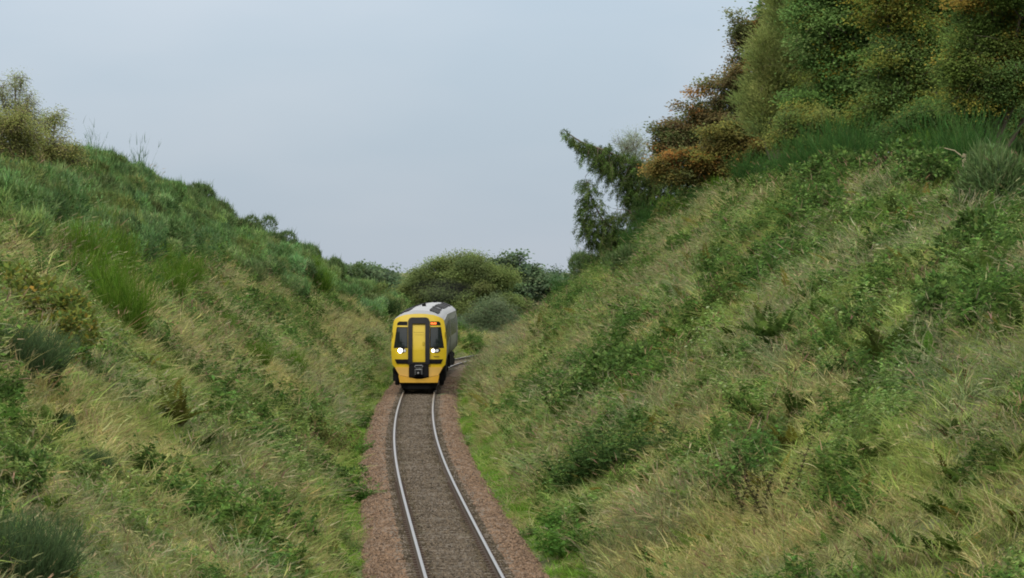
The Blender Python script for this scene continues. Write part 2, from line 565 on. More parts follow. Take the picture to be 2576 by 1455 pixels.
def scatter(name, pts, rot, scl, tint, sources, label=None, cat=None, seed=0):
    """one object of countless plants: instances of the source tufts on a cloud of points"""
    me = bpy.data.meshes.new(name)
    n = len(pts)
    me.vertices.add(n)
    me.vertices.foreach_set('co', np.asarray(pts, np.float32).ravel())

    def attr(nm, typ, data, key):
        a = me.attributes.new(nm, typ, 'POINT')
        a.data.foreach_set(key, np.asarray(data).ravel())
    attr('rot', 'FLOAT_VECTOR', np.asarray(rot, np.float32), 'vector')
    attr('scl', 'FLOAT', np.asarray(scl, np.float32), 'value')
    t4 = np.ones((n, 4), np.float32); t4[:, :3] = tint
    attr('tint', 'FLOAT_COLOR', t4, 'color')
    attr('idx', 'INT', np.random.default_rng(seed).integers(0, len(sources), n).astype(np.int32), 'value')
    c = bpy.data.collections.new(name + '_kinds')
    for k, s in enumerate(sources):
        c.objects.link(bpy.data.objects.new(s.name, s))
    o = obj(name, me, None, None, label, cat, None, 'stuff')
    ng = bpy.data.node_groups.new(name, 'GeometryNodeTree')
    ng.interface.new_socket('Geometry', in_out='INPUT', socket_type='NodeSocketGeometry')
    ng.interface.new_socket('Geometry', in_out='OUTPUT', socket_type='NodeSocketGeometry')
    N = ng.nodes.new
    gi, go = N('NodeGroupInput'), N('NodeGroupOutput')
    ip = N('GeometryNodeInstanceOnPoints')
    ci = N('GeometryNodeCollectionInfo')
    ci.inputs['Collection'].default_value = c
    ci.inputs['Separate Children'].default_value = True
    ci.inputs['Reset Children'].default_value = True

    def na(nm, typ):
        a = N('GeometryNodeInputNamedAttribute'); a.data_type = typ
        a.inputs['Name'].default_value = nm
        return a.outputs['Attribute']
    K = ng.links.new
    K(gi.outputs[0], ip.inputs['Points'])
    K(ci.outputs[0], ip.inputs['Instance'])
    ip.inputs['Pick Instance'].default_value = True
    K(na('idx', 'INT'), ip.inputs['Instance Index'])
    K(na('rot', 'FLOAT_VECTOR'), ip.inputs['Rotation'])
    K(na('scl', 'FLOAT'), ip.inputs['Scale'])
    K(ip.outputs[0], go.inputs[0])
    md = o.modifiers.new('plants', 'NODES'); md.node_group = ng
    return o


def tilt_rot(n, tx, ty, rng):
    s = rng.uniform(0, 2 * np.pi, n)
    b = tx * np.cos(s) + ty * np.sin(s)
    a = tx * np.sin(s) - ty * np.cos(s)
    return np.stack([a, b, s], 1)


# ------------------------------------------------------------------ ground
def build_ground():
    xs = np.concatenate([[-4000, -2000, -1000, -500, -250, -150, -100, -75, -60, -50], np.arange(-44, 44.01, .45), [50, 60, 75, 100, 150, 250, 500, 1000, 2000, 4000]])
    ys = np.concatenate([[-3000, -1000, -300, -120], np.arange(-60, 20, 4), np.arange(20, 300, 1.0), np.arange(300, 470, 3.0), [500, 560, 640, 800, 1000, 1500, 2500, 4000, 6000]])
    X, Y = np.meshgrid(xs, ys)
    Xs = X + np.where(np.abs(X) <= 44, np.where(np.abs(Y) < 420, XC(np.clip(Y, -60, 400)) * np.clip((44 - np.abs(X)) / 30, 0, 1), 0), 0)
    Z = terrain(Xs, Y)
    nx, ny = len(xs), len(ys)
    v = np.stack([Xs, Y, Z], -1).reshape(-1, 3)
    i = np.arange(nx * ny).reshape(ny, nx)
    f = np.stack([i[:-1, :-1], i[:-1, 1:], i[1:, 1:], i[1:, :-1]], -1).reshape(-1, 4)
    m = bpy.data.materials.new('thatch_and_soil'); m.use_nodes = True
    nt = m.node_tree; b = nt.nodes['Principled BSDF']; b.inputs['Roughness'].default_value = .95
    t = nt.nodes.new('ShaderNodeTexCoord')
    n1 = nt.nodes.new('ShaderNodeTexNoise'); n1.inputs['Scale'].default_value = .7; n1.inputs['Detail'].default_value = 8
    n2 = nt.nodes.new('ShaderNodeTexNoise'); n2.inputs['Scale'].default_value = 14; n2.inputs['Detail'].default_value = 6
    r = nt.nodes.new('ShaderNodeValToRGB')
    e = r.color_ramp.elements
    e[0].position = .35; e[0].color = (.06, .075, .02, 1)
    e[1].position = .65; e[1].color = (.11, .115, .04, 1)
    mxn = nt.nodes.new('ShaderNodeMath'); mxn.operation = 'MULTIPLY_ADD'; mxn.inputs[1].default_value = .5
    h = nt.nodes.new('ShaderNodeMath'); h.operation = 'MULTIPLY'; h.inputs[1].default_value = .46
    bp = nt.nodes.new('ShaderNodeBump'); bp.inputs['Strength'].default_value = .9; bp.inputs['Distance'].default_value = .12
    lk = nt.links.new
    lk(t.outputs['Object'], n1.inputs['Vector']); lk(t.outputs['Object'], n2.inputs['Vector'])
    lk(n1.outputs['Fac'], h.inputs[0]); lk(n2.outputs['Fac'], mxn.inputs[0]); lk(h.outputs[0], mxn.inputs[2])
    lk(mxn.outputs[0], r.inputs['Fac']); lk(r.outputs[0], b.inputs['Base Color'])
    lk(n2.outputs['Fac'], bp.inputs['Height']); lk(bp.outputs[0], b.inputs['Normal'])
    obj('ground', mesh_np('ground', v, f, [m], smooth=True), label='grassy earth banks of the railway cutting and the fields beyond', kind='structure')


def sweep(name, prof, ys, mats, zoff=0.0, closed=False, u_attr=False, jitter=0, smooth=False):
    prof = np.array(prof, float)
    k = len(prof)
    xc = XC(ys); dx = (XC(ys + .5) - XC(ys - .5))
    nrm = np.stack([np.ones_like(dx), -dx], 1) / np.sqrt(1 + dx * dx)[:, None]
    V = np.zeros((len(ys), k, 3))
    V[:, :, 0] = xc[:, None] + nrm[:, 0:1] * prof[:, 0]
    V[:, :, 1] = ys[:, None] + nrm[:, 1:2] * prof[:, 0]
    V[:, :, 2] = prof[:, 1] + zoff
    if jitter:
        q = np.abs(prof[:, 0])
        V[:, :, 2] += (fbm(V[:, :, 0] * 6, V[:, :, 1] * 6, 9, 2) - .5) * jitter
        V[:, (0, -1), 0] += ((fbm(ys * .5, ys * 0, 21, 3) - .5) * .55)[:, None]
    i = np.arange(len(ys) * k).reshape(len(ys), k)
    if closed:
        j = np.roll(i, -1, 1)
        f = np.stack([i[:-1], j[:-1], j[1:], i[1:]], -1).reshape(-1, 4)
    else:
        f = np.stack([i[:-1, :-1], i[:-1, 1:], i[1:, 1:], i[1:, :-1]], -1).reshape(-1, 4)
    me = mesh_np(name, V.reshape(-1, 3), f, mats, smooth=smooth)
    if u_attr:
        a = me.attributes.new('across', 'FLOAT', 'POINT')
        a.data.foreach_set('value', np.tile(prof[:, 0], len(ys)).astype(np.float32))
    return me


def ballast_material():
    m = bpy.data.materials.new('ballast'); m.use_nodes = True
    nt = m.node_tree; b = nt.nodes['Principled BSDF']; b.inputs['Roughness'].default_value = .92
    N = nt.nodes.new; lk = nt.links.new
    t = N('ShaderNodeTexCoord')
    vo = N('ShaderNodeTexVoronoi'); vo.inputs['Scale'].default_value = 17
    n1 = N('ShaderNodeTexNoise'); n1.inputs['Scale'].default_value = 1.3; n1.inputs['Detail'].default_value = 6
    lk(t.outputs['Object'], vo.inputs['Vector']); lk(t.outputs['Object'], n1.inputs['Vector'])
    at = N('ShaderNodeAttribute'); at.attribute_name = 'across'
    ab = N('ShaderNodeMath'); ab.operation = 'ABSOLUTE'; lk(at.outputs['Fac'], ab.inputs[0])
    dj = N('ShaderNodeMath'); dj.operation = 'MULTIPLY_ADD'; dj.inputs[1].default_value = .35
    lk(n1.outputs['Fac'], dj.inputs[0]); lk(ab.outputs[0], dj.inputs[2])
    r = N('ShaderNodeValToRGB'); cr = r.color_ramp
    mr = N('ShaderNodeMapRange'); mr.inputs['From Max'].default_value = 2.2; lk(dj.outputs[0], mr.inputs['Value'])
    lk(mr.outputs[0], r.inputs['Fac'])
    stops = [(0.0, (.072, .056, .038)), (.22, (.068, .053, .035)), (.30, (.055, .043, .02)), (.40, (.042, .03, .018)), (.50, (.048, .035, .022)), (.60, (.13, .09, .06)), (1, (.128, .083, .052))]
    while len(cr.elements) < len(stops):
        cr.elements.new(.5)
    for e, (p, c) in zip(cr.elements, stops):
        e.position = p; e.color = (*c, 1)
    hs = N('ShaderNodeHueSaturation'); lk(r.outputs[0], hs.inputs['Color'])
    mv = N('ShaderNodeMapRange'); mv.inputs['To Min'].default_value = .45; mv.inputs['To Max'].default_value = 1.7
    sp = N('ShaderNodeSeparateColor'); lk(vo.outputs['Color'], sp.inputs[0])
    lk(sp.outputs[0], mv.inputs['Value']); lk(mv.outputs[0], hs.inputs['Value'])
    bp = N('ShaderNodeBump'); bp.invert = True; bp.inputs['Strength'].default_value = 1; bp.inputs['Distance'].default_value = .05
    lk(vo.outputs['Distance'], bp.inputs['Height']); lk(bp.outputs[0], b.inputs['Normal'])
    lk(hs.outputs[0], b.inputs['Base Color'])
    return m


def build_track():
    ys = np.concatenate([np.arange(-60, 20, 2.0), np.arange(20, 330, .5)])
    prof = [(-2.1, -.62), (-1.85, -.36), (-1.62, -.22), (-1.35, -.17), (-1.0, -.165), (-.72, -.16), (-.4, -.165), (0, -.16), (.4, -.165), (.72, -.16),
            (1.0, -.165), (1.35, -.17), (1.62, -.22), (1.85, -.36), (2.1, -.62)]
    obj('ballast', sweep('ballast', prof, ys, [ballast_material()], u_attr=True, jitter=.10), label='reddish brown stone ballast under the single track', kind='structure')
    # stones
    rng = np.random.default_rng(5)
    n = 46000
    y = 62 + 150 * rng.uniform(0, 1, n) ** 1.9
    u = rng.uniform(-1.95, 1.95, n)
    au = np.abs(u)
    keep = (np.abs(au - .7525) > .09)
    y, u, au = y[keep], u[keep], au[keep]
    z = np.interp(au, [0, 1.35, 1.62, 1.95], [-.15, -.16, -.21, -.42])
    pts = np.stack([XC(y) + u, y, z], 1)
    n = len(y)
    tint = np.where((au < .44 + .1 * fbm(y * .8, u * 2, 7))[:, None], (.072, .056, .038), np.where((au < 1.06)[:, None], (.048, .036, .02), (.128, .083, .052)))
    tint = tint * rng.uniform(.55, 1.6, (n, 1))
    srcs = []
    ms = bpy.data.materials.new('ballast_stone'); ms.use_nodes = True
    a = ms.node_tree.nodes.new('ShaderNodeAttribute'); a.attribute_type = 'INSTANCER'; a.attribute_name = 'tint'
    pb = ms.node_tree.nodes['Principled BSDF']; pb.inputs['Roughness'].default_value = .9
    ms.node_tree.links.new(a.outputs['Color'], pb.inputs['Base Color'])
    for k in range(3):
        bm = bmesh.new()
        bmesh.ops.create_icosphere(bm, subdivisions=1, radius=.036)
        for v in bm.verts:
            v.co *= random.uniform(.65, 1.25)
            v.co.z *= .75
        me = bpy.data.meshes.new('ballast_stone'); bm.to_mesh(me); bm.free(); me.materials.append(ms)
        srcs.append(me)
    scatter('ballast_gravel', pts, rng.uniform(0, 6, (n, 3)), rng.uniform(.5, 1.3, n), tint, srcs, 'loose reddish and grey stones lying over the track bed', 'gravel')

    root = empty('railway_track', (0, 0, 0), 'single railway track with two shiny rails curving through the cutting', 'railway track')
    m_side = mat('rusty_rail', (.055, .035, .024), .8, .1, noise=.35, nscale=9)
    m_top = mat('polished_rail_head', (.33, .31, .30), .32, 1.0, noise=.12, nscale=1.5)
    ysr = np.concatenate([np.arange(-60, 20, 1.5), np.arange(20, 330, .4)])
    for s in (-.7525, .7525):
        pr = [(-.07, -.155), (.07, -.155), (.07, -.14), (.012, -.12), (.012, -.045), (.034, -.035), (.036, -.006), (.028, 0.0), (-.028, 0.0), (-.036, -.006), (-.034, -.035), (-.012, -.045), (-.012, -.12), (-.07, -.14)]
        pr = [(a_ + s, b_) for a_, b_ in pr]
        me = sweep('rail', pr, ysr, [m_side, m_top], closed=True)
        k = len(pr)
        mi = np.zeros((len(ysr) - 1, k), int); mi[:, 6:9] = 1
        me.polygons.foreach_set('material_index', mi.ravel().astype(np.int32))
        obj('rail', me, root)
    # sleepers
    m_sl = mat('weathered_sleeper', (.105, .086, .066), .95, noise=.5, nscale=12, bump=.5)
    bm = bmesh.new()
    bmesh.ops.create_cube(bm, size=1)
    for v in bm.verts:
        v.co.x *= 2.5; v.co.y *= .25; v.co.z *= .16
        if v.co.z > 0 and abs(v.co.y) > .01:
            v.co.y *= .88
    bmesh.ops.bevel(bm, geom=bm.edges[:], offset=.012, segments=1, affect='EDGES')
    sl = bpy.data.meshes.new('sleeper'); bm.to_mesh(sl); bm.free(); sl.materials.append(m_sl)
    yy = np.arange(60, 300, .67)
    rest = []
    for i, y in enumerate(yy):
        th = -math.atan2(float(XC(y + .5) - XC(y - .5)), 1.0)
        lo = (float(XC(y)), float(y), -.232 + random.uniform(-.018, .008))
        if i < 98:
            o = obj('sleeper', sl, root, lo); o.rotation_euler = (0, 0, th)
        else:
            rest.append(Matrix.Translation(lo) @ Matrix.Rotation(th, 4, 'Z'))
    bm = bmesh.new()
    for mt in rest:
        k0 = len(bm.verts)
        bm.from_mesh(sl)
        bm.verts.ensure_lookup_table()
        bmesh.ops.transform(bm, matrix=mt, verts=bm.verts[k0:])
    me = bpy.data.meshes.new('far_sleepers'); bm.to_mesh(me); bm.free(); me.materials.append(m_sl)
    obj('far_sleepers', me, root, kind='stuff')
    # rail clips and pads at each near sleeper are one pattern of the rail seat
    bm = bmesh.new()
    for y in yy[:70]:
        th = -math.atan2(float(XC(y + .5) - XC(y - .5)), 1.0)
        for s in (-.7525, .7525):
            for q in (-.1, .1):
                mt = Matrix.Translation((float(XC(y)), float(y), 0)) @ Matrix.Rotation(th, 4, 'Z') @ Matrix.Translation((s + q, 0, -.132)) @ Matrix.Diagonal((.07, .11, .05, 1))
                bmesh.ops.create_cube(bm, size=1, matrix=mt)
    me = bpy.data.meshes.new('rail_fastenings'); bm.to_mesh(me); bm.free(); me.materials.append(m_side)
    obj('rail_fastenings', me, root, kind='stuff')


build_ground()
build_track()


# ------------------------------------------------------------------ train
class MB:
    """collects boxes, prisms and patches with material slots, then becomes one mesh object"""
    def __init__(self, mats):
        self.bm = bmesh.new(); self.mats = mats

    def box(self, c, s, mi=0, bevel=0.0, rot=None):
        mt = Matrix.Translation(c) @ (rot or Matrix.Identity(4)) @ Matrix.Diagonal((*s, 1))
        r = bmesh.ops.create_cube(self.bm, size=1, matrix=mt)
        fs = {f for v in r['verts'] for f in v.link_faces}
        if bevel:
            es = list({e for v in r['verts'] for e in v.link_edges})
            rb = bmesh.ops.bevel(self.bm, geom=es, offset=bevel, segments=2, affect='EDGES')
            fs = {f for f in fs if f.is_valid} | set(rb['faces'])
        for f in fs:
            f.material_index = mi

    def cyl(self, c, r, depth, mi=0, axis='Y', segs=20, r2=None):
        rot = {'X': Matrix.Rotation(math.pi / 2, 4, 'Y'), 'Y': Matrix.Rotation(math.pi / 2, 4, 'X'), 'Z': Matrix.Identity(4)}[axis]
        q = bmesh.ops.create_cone(self.bm, cap_ends=True, segments=segs, radius1=r, radius2=r if r2 is None else r2, depth=depth, matrix=Matrix.Translation(c) @ rot)
        for f in {f for v in q['verts'] for f in v.link_faces}:
            f.material_index = mi

    def sphere(self, c, s, mi=0):
        q = bmesh.ops.create_uvsphere(self.bm, u_segments=14, v_segments=9, radius=1, matrix=Matrix.Translation(c) @ Matrix.Diagonal((*s, 1)))
        for f in {f for v in q['verts'] for f in v.link_faces}:
            f.material_index = mi; f.smooth = True

    def patch(self, poly, fn, lift, thick=.02, mi=0, step=.12):
        """polygon in the (x, z) plane laid on the front surface y = fn(x, z), standing lift proud of it"""
        b = bmesh.new()
        vs = [b.verts.new((x, 0, z)) for x, z in poly]
        b.faces.new(vs)
        xs = [p[0] for p in poly]; zs = [p[1] for p in poly]
        for lo, hi, no in ((min(xs), max(xs), (1, 0, 0)), (min(zs), max(zs), (0, 0, 1))):
            q = lo + step
            while q < hi - 1e-3:
                co = (q, 0, 0) if no[0] else (0, 0, q)
                bmesh.ops.bisect_plane(b, geom=b.verts[:] + b.edges[:] + b.faces[:], plane_co=co, plane_no=no)
                q += step
        b.faces.ensure_lookup_table(); b.normal_update()
        if b.faces[0].normal.y > 0:
            bmesh.ops.reverse_faces(b, faces=b.faces[:])
        r = bmesh.ops.extrude_face_region(b, geom=b.faces[:])
        new = {v for v in r['geom'] if isinstance(v, bmesh.types.BMVert)}
        for v in b.verts:
            y = fn(v.co.x, v.co.z) - lift
            v.co.y = y if v in new else y + thick + lift
        bmesh.ops.recalc_face_normals(b, faces=b.faces[:])
        me = bpy.data.meshes.new('t'); b.to_mesh(me); b.free()
        k = len(self.bm.faces)
        self.bm.from_mesh(me); bpy.data.meshes.remove(me)
        self.bm.faces.ensure_lookup_table()
        for f in self.bm.faces[k:]:
            f.material_index = mi

    def loft(self, rings, mi=0, close=False, caps=False):
        vs = [[self.bm.verts.new(p) for p in r] for r in rings]
        n = len(rings[0])
        for a, b in zip(vs[:-1], vs[1:]):
            for i in range(n if close else n - 1):
                j = (i + 1) % n
                f = self.bm.faces.new((a[i], a[j], b[j], b[i])); f.material_index = mi; f.smooth = True
        if caps:
            for r in (vs[0], vs[-1]):
                f = self.bm.faces.new(r); f.material_index = mi
        bmesh.ops.recalc_face_normals(self.bm, faces=self.bm.faces[:])

    def build(self, name, parent=None, label=None):
        me = bpy.data.meshes.new(name); self.bm.to_mesh(me); self.bm.free()
        for m in self.mats:
            me.materials.append(m)
        return obj(name, me, parent, label=label)


T_Y0 = 181.0
M_YEL = mat('train_yellow', (.49, .355, .010), .5, noise=.16, nscale=1.8)
M_PEACH = mat('faded_yellow_apron', (.56, .35, .085), .55, noise=.15, nscale=3)
M_ORANGE = mat('orange_yellow_valance', (.50, .28, .022), .5, noise=.15, nscale=3)
M_BLK = mat('black_plastic', (.006, .006, .007), .75, spec=.15)
M_DARK = mat('charcoal_trim', (.014, .0145, .0165), .65, spec=.2, noise=.2, nscale=5)
M_GLASS = mat('dark_cab_glass', (.012, .016, .016), .06)
M_WGLASS = mat('tinted_window_glass', (.006, .007, .008), .25, spec=.12)
M_ROOF = mat('pale_grey_roof', (.25, .26, .275), .5, noise=.18, nscale=1.2)
M_BODY = mat('silver_grey_bodyside', (.20, .215, .19), .65, spec=.25, noise=.08, nscale=1.5)
M_UNDER = mat('underframe_grime', (.010, .0095, .009), .9, spec=.1, noise=.4, nscale=4)
M_STEEL = mat('coupler_steel', (.30, .31, .32), .45, .6, noise=.2, nscale=9)
M_LAMP = mat('lit_headlamp', (.9, .9, .9), .2, emit=(1.0, .97, .86), estr=6)
M_LAMPD = mat('unlit_lamp_lens', (.55, .56, .58), .15)
M_AMBER = mat('amber_display', (.3, .06, .01), .4, emit=(1.0, .17, .015), estr=1.6)


def fy(x, z):
    """the cab front: raked above the waist, rounded back at the sides, tucked in below"""
    r = .40 * (max(0.0, z - 2.05) / 1.8) ** 1.3
    s = .30 * (abs(x) / 1.34) ** 3.2
    lo = .16 * max(0.0, 1.5 - z)
    return r + s + lo


SEC = [(1.15, 1.16), (1.30, 1.32), (1.345, 1.75), (1.355, 2.15), (1.325, 2.75), (1.275, 3.2), (1.225, 3.47)]
ROOF = [(1.225, 3.47), (1.14, 3.60), (.98, 3.72), (.75, 3.84), (.48, 3.92), (.2, 3.955), (0, 3.96)]


def build_train():
    x0 = float(XC(T_Y0))
    root = empty('passenger_train', (x0, T_Y0, 0), 'diesel passenger train with a bright yellow front coming round the curve', 'train')
    LEN = 22.6

    def place(yf):
        y1 = yf + LEN
        xa, xb = float(XC(yf + 3)), float(XC(y1 - 3))
        th = -math.atan2(xb - xa, LEN - 6)
        xf = xa + math.tan(th) * 3
        return Vector((xf - x0, yf - T_Y0, 0)), th

    full = SEC + ROOF[1:]
    half = [(x, z) for x, z in full]
    ring2d = [(-x, z) for x, z in half] + [(x, z) for x, z in reversed(half[:-1])]

    def carriage(yf, first):
        loc, th = place(yf)
        ya = 1.3 if first else 0.0
        m = MB([M_BODY, M_UNDER])
        for s in (-1, 1):
            m.loft([[(s * x, y, z) for x, z in SEC] for y in (ya, 6, 12, 18, LEN)])
        m.bm.faces.new([m.bm.verts.new((x, LEN, z)) for x, z in ring2d])
        if not first:
            m.bm.faces.new([m.bm.verts.new((x, 0.0, z)) for x, z in ring2d])
        m.box((0, (ya + LEN) / 2, 1.14), (2.25, LEN - ya, .06), 1)
        c = m.build('carriage', root)
        c.location = loc; c.rotation_euler = (0, 0, th)
        # roof, one part of the carriage
        r = MB([M_ROOF])
        rr = [(-x, z) for x, z in ROOF] + [(x, z) for x, z in reversed(ROOF[:-1])]
        rr = [(x * 1.004, z + .004) for x, z in rr]
        y_start = .62 if first else 0.0
        if first:
            rings = [[(x, fy(x, z) + .10, z + .0) for x, z in rr]]
            rings += [[(x, 1.3, z) for x, z in rr]]
        else:
            rings = [[(x, 0, z) for x, z in rr]]
        rings += [[(x, y, z) for x, z in rr] for y in (6, 12, 18, LEN)]
        r.loft(rings)
        for s in (-1, 1):                                        # cantrail gutter
            r.box((s * 1.238, (LEN + 1.6) / 2, 3.47), (.03, LEN - 1.8, .05))
        r.build('roof', c)
        # roof hatches, vents, exhaust
        for y, hw, ln in ((3.0, .46, 1.6), (6.4, .52, 2.4), (10.2, .52, 2.6), (14.6, .46, 2.6), (19.4, .52, 2.6)):
            for s in (-1, 1):
                v = MB([M_DARK])
                a = math.atan2(3.70 - 3.925, .55) * s
                v.box((s * .72, y, 3.85), (hw, ln, .10), 0, .015, Matrix.Rotation(-a, 4, 'Y'))
                v.build('roof_hatch', c)
        e = MB([M_BLK]); e.cyl((.0, 21.2, 4.02), .11, .16, 0, 'Z'); e.build('exhaust_pipe', c)
        # windows along each side, doors
        for s in (-1, 1):
            spans = [(5.6, 7.2), (7.45, 9.05), (9.3, 10.9), (11.15, 12.75), (13.0, 14.6), (14.85, 16.45), (16.7, 18.3)]
            if not first:
                spans += [(1.2, 2.6)]
            for a, b in spans:
                w = MB([M_WGLASS])
                q = [(1.352, 2.22), (1.33, 2.72), (1.29, 3.12)]
                w.loft([[(s * (x + .006), a, z) for x, z in q], [(s * (x + .006), b, z) for x, z in q]])
                w.build('window', c)
            for a in ((3.55, 19.3) if first else (3.2, 19.3)):
                d = MB([M_DARK, M_WGLASS])
                q = [(1.31, 1.34), (1.352, 1.9), (1.352, 2.2), (1.325, 2.75), (1.27, 3.25)]
                d.loft([[(s * (x + .008), a, z) for x, z in q], [(s * (x + .008), a + 1.25, z) for x, z in q]])
                q = [(1.352, 2.15), (1.325, 2.75), (1.29, 3.1)]
                d.loft([[(s * (x + .014), a + .25, z) for x, z in q], [(s * (x + .014), a + 1.0, z) for x, z in q]], 1)
                d.build('door', c)
            if first:
                w = MB([M_WGLASS])
                q = [(1.352, 2.2), (1.325, 2.75), (1.29, 3.05)]
                w.loft([[(s * (x + .008), 1.75, z) for x, z in q], [(s * (x + .008), 2.75, z) for x, z in q]])
                w.build('window', c)
        # underframe boxes and bogies
        u = MB([M_UNDER])
        u.box((0, 11.3, .95), (1.9, 17.5, .4))
        for y, ln in ((7.6, 2.4), (10.6, 2.2), (13.6, 2.6)):
            for s in (-1, 1):
                u.box((s * .98, y, .78), (.6, ln, .72), 0, .03)
        u.build('underframe', c)
        for y in (3.7, 18.9):
            b = MB([M_UNDER, M_STEEL])
            for s in (-1, 1):
                b.box((s * 1.05, y, .62), (.16, 3.1, .26), 0, .03)
                for q in (-1.05, 1.05):
                    b.box((s * 1.10, y + q, .45), (.22, .42, .42), 0, .03)
                b.box((s * 1.1, y, .86), (.25, 1.0, .3), 0, .05)
                b.box((s * 1.15, y - .45, .55), (.07, .12, .6))
            b.box((0, y, .62), (1.9, .5, .3))
            bo = b.build('bogie', c)
            for q in (-1.3, 1.3):
                w = MB([M_UNDER, M_STEEL])
                for s in (-1, 1):
                    w.cyl((s * .75, y + q, .42), .42, .12, 0, 'X', 28)
                w.cyl((0, y + q, .42), .09, 1.5, 0, 'X', 10)
                w.build('wheelset', c)
        # gangway between the carriages
        if not first:
            g = MB([M_BLK]); g.box((0, -.22, 2.35), (1.1, .5, 2.3), 0, .05); g.build('gangway_bellows', c)
        return c

    c1 = carriage(T_Y0, True)
    carriage(T_Y0 + LEN + .45, False)

    # ---- cab front
    cab = MB([M_YEL, M_ROOF])
    half_o = [(0, 1.16)] + SEC + [(1.16, 3.56), (.98, 3.66), (.72, 3.745), (.42, 3.79), (0, 3.81)]
    outline = half_o + [(-x, z) for x, z in reversed(half_o[1:-1])]
    cab.patch(outline, fy, 0.0, .03, 0, .1)
    for s in (-1, 1):
        cab.loft([[(s * x, fy(x, z) + .005, z) for x, z in SEC], [(s * x, .8, z) for x, z in SEC], [(s * x, 1.3, z) for x, z in SEC]])
    # grey dome leading down to the yellow
    dome = [(-x, z) for x, z in ROOF] + [(x, z) for x, z in reversed(ROOF[:-1])]
    low = [(-1.225, 3.47), (-1.16, 3.56), (-.98, 3.66), (-.72, 3.745), (-.42, 3.79), (-.2, 3.805), (0, 3.81)]
    low = low + [(-x, z) for x, z in reversed(low[:-1])]
    cab.loft([[(x, fy(x, z), z) for x, z in low], [(x, fy(x, z) + .09, z) for x, z in dome]], 1)
    cabo = cab.build('cab_front', root)
    cabo.location = c1.location; cabo.rotation_euler = c1.rotation_euler

    def part(name, m, label=None):
        return m.build(name, cabo, label)

    def mir(poly):
        return [(-x, z) for x, z in reversed(poly)]

    g = MB([M_DARK])                                             # gangway surround
    o = [(-.53, 1.34), (-.53, 3.44), (-.47, 3.58), (-.36, 3.63), (.36, 3.63), (.47, 3.58), (.53, 3.44), (.53, 1.34)]
    for poly in ([(-.53, 1.34), (-.53, 3.44), (-.47, 3.58), (-.36, 3.63), (-.315, 3.63), (-.315, 1.34)], [(.315, 1.34), (.315, 3.63), (.36, 3.63), (.47, 3.58), (.53, 3.44), (.53, 1.34)],
                 [(-.315, 3.33), (-.315, 3.63), (.315, 3.63), (.315, 3.33)], [(-.315, 1.34), (-.315, 1.45), (.315, 1.45), (.315, 1.34)]):
        g.patch(poly, fy, .16, .03)
    g.box((0, .24, 3.5), (.28, .05, .13))
    part('gangway_surround', g)
    d = MB([M_YEL, M_DARK])
    d.patch([(-.312, 1.452), (-.312, 3.328), (.312, 3.328), (.312, 1.452)], fy, .05, .03)
    d.box((.235, fy(.2, 2.35) - .07, 2.34), (.09, .05, .17), 1, .01)
    d.box((0, fy(0, 1.6) - .06, 2.9), (.5, .015, .012), 1)
    part('gangway_door', d)
    for s in (-1, 1):
        f_ = (lambda p: p) if s > 0 else mir
        w = MB([M_BLK, M_GLASS])
        w.patch(f_([(.545, 2.13), (1.235, 2.13), (1.22, 2.24), (1.085, 3.16), (.545, 3.16)]), fy, .008, .02)
        w.patch(f_([(.575, 2.20), (1.18, 2.20), (1.05, 3.12), (.575, 3.12)]), fy, .016, .02, 1)
        w.box((s * .84, fy(.8, 2.4) - .03, 2.42), (.50, .012, .018), 0, 0, Matrix.Rotation(-.25 * s, 4, 'Y'))
        part('windscreen', w)
        p = MB([M_BLK])
        p.patch(f_([(.56, 3.24), (1.07, 3.24), (1.055, 3.36), (.97, 3.43), (.56, 3.43)]), fy, .01, .02)
        if s > 0:
            for k in range(7):
                p.mats = [M_BLK, M_AMBER]
                hgt = (.10, .085, .10, .07, .10, .09, .10)[k]
                xx = .585 + k * .04
                p.patch([(xx, 3.285), (xx, 3.285 + hgt), (xx + .031, 3.285 + hgt), (xx + .031, 3.285)], fy, .018, .01, 1)
            part('destination_display', p, 'lit amber destination display above the windscreen')
        else:
            part('blank_panel', p)
        # lamp cluster
        h = MB([M_DARK, M_LAMP, M_LAMPD])
        h.patch(f_([(.60, 2.03), (.66, 1.93), (.80, 1.89), (.96, 1.91), (1.06, 1.99), (1.04, 2.08), (.92, 2.13), (.70, 2.12)]), fy, .012, .02)
        lit = .70 if s > 0 else -.91
        off = .90 if s > 0 else -.70
        h.cyl((lit, fy(lit, 2.0) - .02, 2.005), .075 if s > 0 else .112, .03, 1)
        h.cyl((off, fy(off, 2.0) - .015, 2.005), .07, .03, 2)
        part('headlight', h, 'brightly lit headlight cluster' if s < 0 else 'smaller lit headlight cluster beside a dim lamp')
        b = MB([M_BLK])
        b.patch(f_([(.50, 1.36), (1.08, 1.36), (1.19, 1.58), (.50, 1.58)]), fy, .03, .02)
        part('lower_trim', b)
        a = MB([M_PEACH])
        ap = f_([(.49, .72), (.96, .80), (1.16, 1.15), (1.12, 1.19), (.49, 1.19)])
        a.patch(ap, lambda x, z: fy(x, 1.3) + .12 * (1.2 - z), .06, .05)
        part('apron_panel', a)
        hr = MB([M_DARK])
        hr.cyl((s * 1.29, fy(1.29, 2.4) + .05, 2.45), .014, .9, 0, 'Z', 8)
        part('grab_rail', hr)
    nb = MB([M_DARK])                                            # fleet number: a small smear of dark figures
    for k in range(6):
        nb.box((.70 + k * .055, fy(.8, 1.72) - .012, 1.715), (.032, .012, .05))
    part('number_plate', nb)
    v = MB([M_ORANGE, M_BLK])
